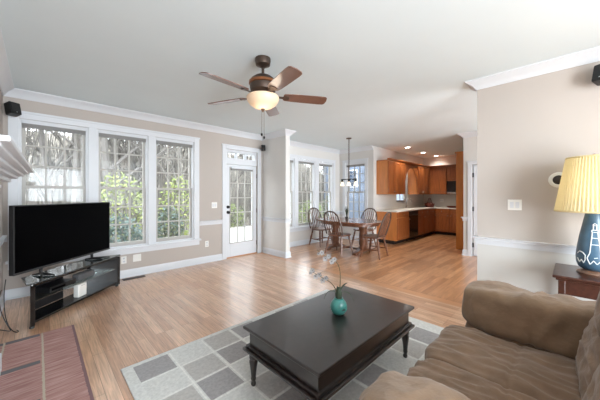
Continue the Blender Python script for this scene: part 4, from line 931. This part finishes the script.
b = MB(); b.box(0.575, 0.751, -0.03, 0, 0.06, 0.425); b.build('control_panel', BLACK, mw, bevel=0.004)
b = MB(); b.box(0.004, 0.751, -0.034, 0, 0.0, 0.055); b.build('vent_strip', CHROME, mw, bevel=0.003)
b = MB(); b.tube([(0.55, -0.06, 0.1), (0.55, -0.06, 0.39)], 0.009, 8); b.tube([(0.55, -0.03, 0.12), (0.55, -0.06, 0.12)], 0.006, 8); b.tube([(0.55, -0.03, 0.37), (0.55, -0.06, 0.37)], 0.006, 8); b.build('handle', BLACK, mw)
plate('wall_outlet', 'white outlet on backsplash right of the basket', 'outlet', (10.43, 3.30, 1.15), -PI / 2, 0.12, 0.12, [('socket', -0.025, 0, 0.034, 0.05), ('socket', 0.025, 0, 0.034, 0.05)], None)
tc_ = thing('tall_cabinet', 'tall orange wood cabinet side standing at kitchen entrance', 'cabinet', (7.5, 1.3, 0))
b = MB(); b.box(0, 0.02, 0, 0.742, 0, 2.40); b.build('side_panel', ORANGE, tc_, bevel=0.003)
b = MB(); b.box(0.02, 0.7, 0.02, 0.72, 0.1, 2.40); b.build('carcass', CHERRY, tc_)
b = MB(); b.box(0.02, 0.69, 0.02, 0.68, 0.0, 0.1); b.build('toe_kick', DK, tc_)
for x in (0.03, 0.365):
    b = MB(); b.box(x, x + 0.325, 0.72, 0.74, 0.12, 1.9); d = b.build('door', CHERRY, tc_, bevel=0.004)
b = MB(); b.box(-0.015, 0.72, -0.0, 0.76, 2.40, 2.44); b.build('cornice', ORANGE, tc_, bevel=0.006)
RL = mat('recessed_lamp_glow', rgb(255, 255, 250), 0.4, emit=(1, 0.96, 0.9, 1), estr=6.0, var=0.01)
for (x, y), lb in zip(((7.71, 3.37), (9.06, 3.44), (10.15, 3.40)), ('recessed ceiling light nearest the dining area', 'middle recessed ceiling light over the kitchen worktop', 'recessed ceiling light nearest the far kitchen wall')):
    r = thing('recessed_light', lb, 'ceiling light', (x, y, ZC), 0, 'recessed kitchen ceiling lights')
    b = MB(); b.lathe([(0.095, 0), (0.095, -0.006), (0.075, -0.008), (0.07, -0.002)], seg=28); b.build('trim_ring', TRIM, r, smooth=True)
    b = MB(); b.lathe([(0.072, -0.002), (0.05, -0.006), (0, -0.007)], seg=28); b.build('lens', RL, r, smooth=True)
    sp_ = bpy.data.lights.new('recessed_lamp', 'SPOT'); sp_.energy = (34, 34, 12)[int(x > 8) + int(x > 9.5)]; sp_.color = (1, 0.93, 0.82); sp_.spot_size = math.radians(140); sp_.spot_blend = 0.8; sp_.shadow_soft_size = 0.07
    so = bpy.data.objects.new('recessed_lamp', sp_); COL.objects.link(so); so.location = (x, y, ZC - 0.03)

# ------------------------------------------------------------------ outdoors
GR = mat('pale_sandy_ground', rgb(122, 115, 105), 0.95, var=0.3, vscale=2.5)
b = MB(); n = 30; vs = []; fs = []
for i in range(n + 1):
    for j in range(n + 1):
        x = -30 + 90 * i / n; y = 5.4 + 55 * j / n
        vs.append((x, y, -0.75 + 0.02 * (y - 5.4) + 0.0062 * max(0, y - 18) ** 2 + 0.35 * noise.noise(Vector((x * 0.1, y * 0.1, 0)))))
for i in range(n):
    for j in range(n): A = i * (n + 1) + j; fs.append((A, A + n + 1, A + n + 2, A + 1))
b.add(vs, fs); b.add([(10.7, -20, -0.8), (60, -20, -0.8), (60, 5.4, -0.75), (10.7, 5.4, -0.75)], [(0, 1, 2, 3)]); b.add([(-30, -20, -0.8), (10.7, -20, -0.8), (10.7, -2.3, -0.75), (-30, -2.3, -0.75)], [(0, 1, 2, 3)])
struct(b.build('ground', GR, smooth='all'), 'leaf covered ground outside the windows', 'ground')
dk = thing('deck', 'pale weathered deck outside the glazed door', 'deck', (0, 0, 0)); dk['kind'] = 'structure'
DKM = mat('bleached_deck_boards', rgb(190, 187, 180), 0.8, var=0.12, vscale=5, stretch=(1, 12, 1))
b = MB()
for k in range(36): b.box(2.95 if k < 16 else 4.15, 7.2, 5.34 + 0.14 * k, 5.34 + 0.14 * k + 0.132, -0.12, -0.085)
b.build('boards', DKM, dk)
b = MB()
for x in (4.25, 7.1):
    for y in (5.5, 10.2): b.box(x - 0.05, x + 0.05, y - 0.05, y + 0.05, -0.9, -0.12)
b.build('posts', DKM, dk)
BK = mat('grey_bark', rgb(98, 94, 90), 0.9, var=0.25, vscale=6, stretch=(6, 6, 1)); BK2 = mat('pale_bark', rgb(120, 116, 110), 0.9, var=0.25, vscale=6)
def bare_tree(seed, h, r0, m):
    R_ = random.Random(seed); b = MB()
    def grow(p, d, ln, r, dep):
        pts = [p]; q = p; dd = d
        for i in range(4):
            dd = (dd + Vector((R_.uniform(-1, 1), R_.uniform(-1, 1), R_.uniform(-0.4, 0.7))) * (0.06 if dep == 0 else 0.2)).normalized()
            q = q + dd * ln / 4; pts.append(q)
        b.tube([tuple(x) for x in pts], [r * (1 - 0.13 * i) for i in range(5)], 6 if dep < 2 else 4, cap=False)
        if dep >= 4: return
        nb_ = 9 if dep == 0 else (5 if dep == 1 else 4)
        for k in range(nb_):
            t = R_.uniform(0.18 if dep == 0 else 0.25, 1.0); i = min(3, int(t * 4)); s_ = pts[i].lerp(pts[i + 1], t * 4 - i)
            a = R_.uniform(0, 2 * PI); up = Vector((math.cos(a), math.sin(a), R_.uniform(0.1, 0.9)))
            nd = (dd * 0.5 + up).normalized()
            grow(s_, nd, ln * R_.uniform(0.38, 0.6), r * (0.42 if dep == 0 else 0.5), dep + 1)
    grow(Vector((0, 0, -0.3)), Vector((0, 0, 1)), h, r0, 0)
    o = b.build('bare_tree', m); return tag(o, 'bare leafless tree standing in the woods outside the windows', 'tree', 'bare trees in the woods outside')
protos = [bare_tree(1, 7.0, 0.13, BK), bare_tree(2, 8.0, 0.16, BK), bare_tree(3, 6.0, 0.09, BK2), bare_tree(4, 7.5, 0.11, BK2)]
spots = []
R_ = random.Random(11)
for i in range(26):
    y = R_.uniform(10.5, 27); ratio = R_.uniform(-0.12, 0.5) if i < 19 else R_.uniform(0.5, 1.5)
    spots.append((y * ratio, y))
for i, (x, y) in enumerate(spots):
    o = protos[i] if i < 4 else protos[i % 4].copy()
    if i >= 4: COL.objects.link(o)
    o.location = (x, y, -0.75 + 0.02 * (y - 5.4)); o.rotation_euler = (0, 0, R_.uniform(0, 6.28)); k = R_.uniform(0.85, 1.2); o.scale = (k, k, k)
def shrub(loc, size, n, cols, label, seed):
    R_ = random.Random(seed); r = thing('shrub', label, 'shrub', loc)
    b = MB()
    for k in range(14):
        a = R_.uniform(0, 6.28); e = Vector((math.cos(a) * size[0] * 0.7, math.sin(a) * size[1] * 0.7, size[2] * R_.uniform(0.6, 0.95)))
        b.tube([(0, 0, 0), (e.x * 0.3, e.y * 0.3, e.z * 0.5), tuple(e)], [0.02, 0.012, 0.004], 5)
    b.build('stems', BK, r)
    b = MB()
    for k in range(n):
        d = Vector((R_.gauss(0, 1), R_.gauss(0, 1), R_.gauss(0, 1))).normalized() * R_.uniform(0.35, 1.0) ** 0.5
        c = Vector((d.x * size[0], d.y * size[1], size[2] * (0.52 + 0.48 * d.z)))
        s_ = R_.uniform(0.04, 0.075); A = Vector((R_.uniform(-1, 1), R_.uniform(-1, 1), R_.uniform(-1, 1))).normalized(); Bv = A.orthogonal().normalized(); b.m = k % len(cols)
        Nv = A.cross(Bv)
        b.add([tuple(c - A * s_), tuple(c + Bv * s_ * 0.5 + Nv * s_ * .12), tuple(c + A * s_), tuple(c - Bv * s_ * 0.5 + Nv * s_ * .12)], [(0, 1, 2, 3)])
    b.build('foliage', cols, r); return r
G1 = mat('spring_leaf', rgb(112, 126, 62), 0.6, var=0.15); G2 = mat('yellow_green_leaf', rgb(130, 138, 76), 0.6, var=0.15); G3 = mat('blue_green_leaf', rgb(78, 92, 86), 0.6, var=0.2); G4 = mat('olive_leaf', rgb(74, 80, 56), 0.6, var=0.2)
shrub((1.7, 9.4, -0.65), (1.0, 0.7, 2.75), 1100, [G1, G2], 'large yellow green shrub outside the middle tall window', 1)
shrub((3.35, 9.2, -0.65), (0.65, 0.6, 2.7), 800, [G2, G1], 'yellow green shrub outside tall window nearest glazed door', 2)
shrub((1.45, 8.0, -0.7), (0.55, 0.5, 1.6), 900, [G3], 'low blue green bush below the yellow green shrub', 3)
shrub((2.62, 7.95, -0.7), (0.4, 0.4, 1.75), 1200, [G3, G4], 'blue green bush at left of tall window nearest door', 4)
shrub((6.6, 11.8, -0.6), (1.0, 0.7, 1.6), 1500, [G1, G4], 'light green bush outside the glazed door', 5)
shrub((11.2, 10.6, -0.6), (0.9, 0.7, 1.7), 1500, [G1, G4], 'green bush low outside the middle dining window', 6)
shrub((13.6, 11.0, -0.6), (0.9, 0.7, 1.9), 1500, [G4], 'olive bush outside dining window nearest the corner', 7)
b = MB(); R_ = random.Random(5)
for k in range(9500):
    y = R_.uniform(14, 34); x = y * R_.uniform(-0.15, 1.75); h = R_.uniform(0.8, 5.0); z = -0.8 + 0.02 * (y - 5.4) + 0.0062 * max(0, y - 18) ** 2
    dx, dy = R_.uniform(-0.5, 0.5) * h * 0.4, R_.uniform(-0.5, 0.5) * h * 0.4
    z0_ = z + (R_.uniform(0, 4.0) if k % 2 else 0)
    b.m = k % 3; b.tube([(x, y, z0_), (x + dx * 0.4, y + dy * 0.4, z0_ + h * 0.5), (x + dx, y + dy, z0_ + h)], [0.02, 0.015, 0.006], 3, cap=False)
tag(b.build('undergrowth', [BK, BK2, mat('tan_twigs', rgb(134, 129, 120), 0.9, var=0.2)]), 'tangle of bare grey twigs filling the woods outside', 'undergrowth', None, 'stuff')
hs = thing('neighbour_house', 'blue grey sided house seen through the window on end wall', 'house', (17.5, 10.3, 0))
SD = siding_mat('blue_grey_siding', rgb(112, 122, 138), 0.18)
b = MB(); b.box(0, 9, -1.0, 4.6, -0.8, 5.6); b.build('wall', SD, hs)
b = MB(); b.prism([(-0.4, 5.5), (4.5, 8.2), (9.4, 5.5), (9.4, 5.7), (4.5, 8.45), (-0.4, 5.7)], -1.4, 5.0, 'y'); b.build('roof', mat('grey_shingles', rgb(92, 90, 90), 0.9, var=0.2, vscale=8), hs)
for y, z in ((-0.5, 2.0), (1.3, 2.0), (3.1, 2.0), (-0.5, 4.2), (1.3, 4.2), (3.1, 4.2)):
    b = MB(); b.box(-0.06, 0, y - 0.08, y + 0.98, z - 0.08, z + 1.28); wf = b.build('window', TRIM, hs)
    b = MB(); b.box(-0.08, -0.06, y, y + 0.9, z, z + 0.58); b.box(-0.08, -0.06, y, y + 0.9, z + 0.62, z + 1.2); b.build('pane', mat('dark_house_glass', rgb(70, 80, 96), 0.15, var=0.1), wf)
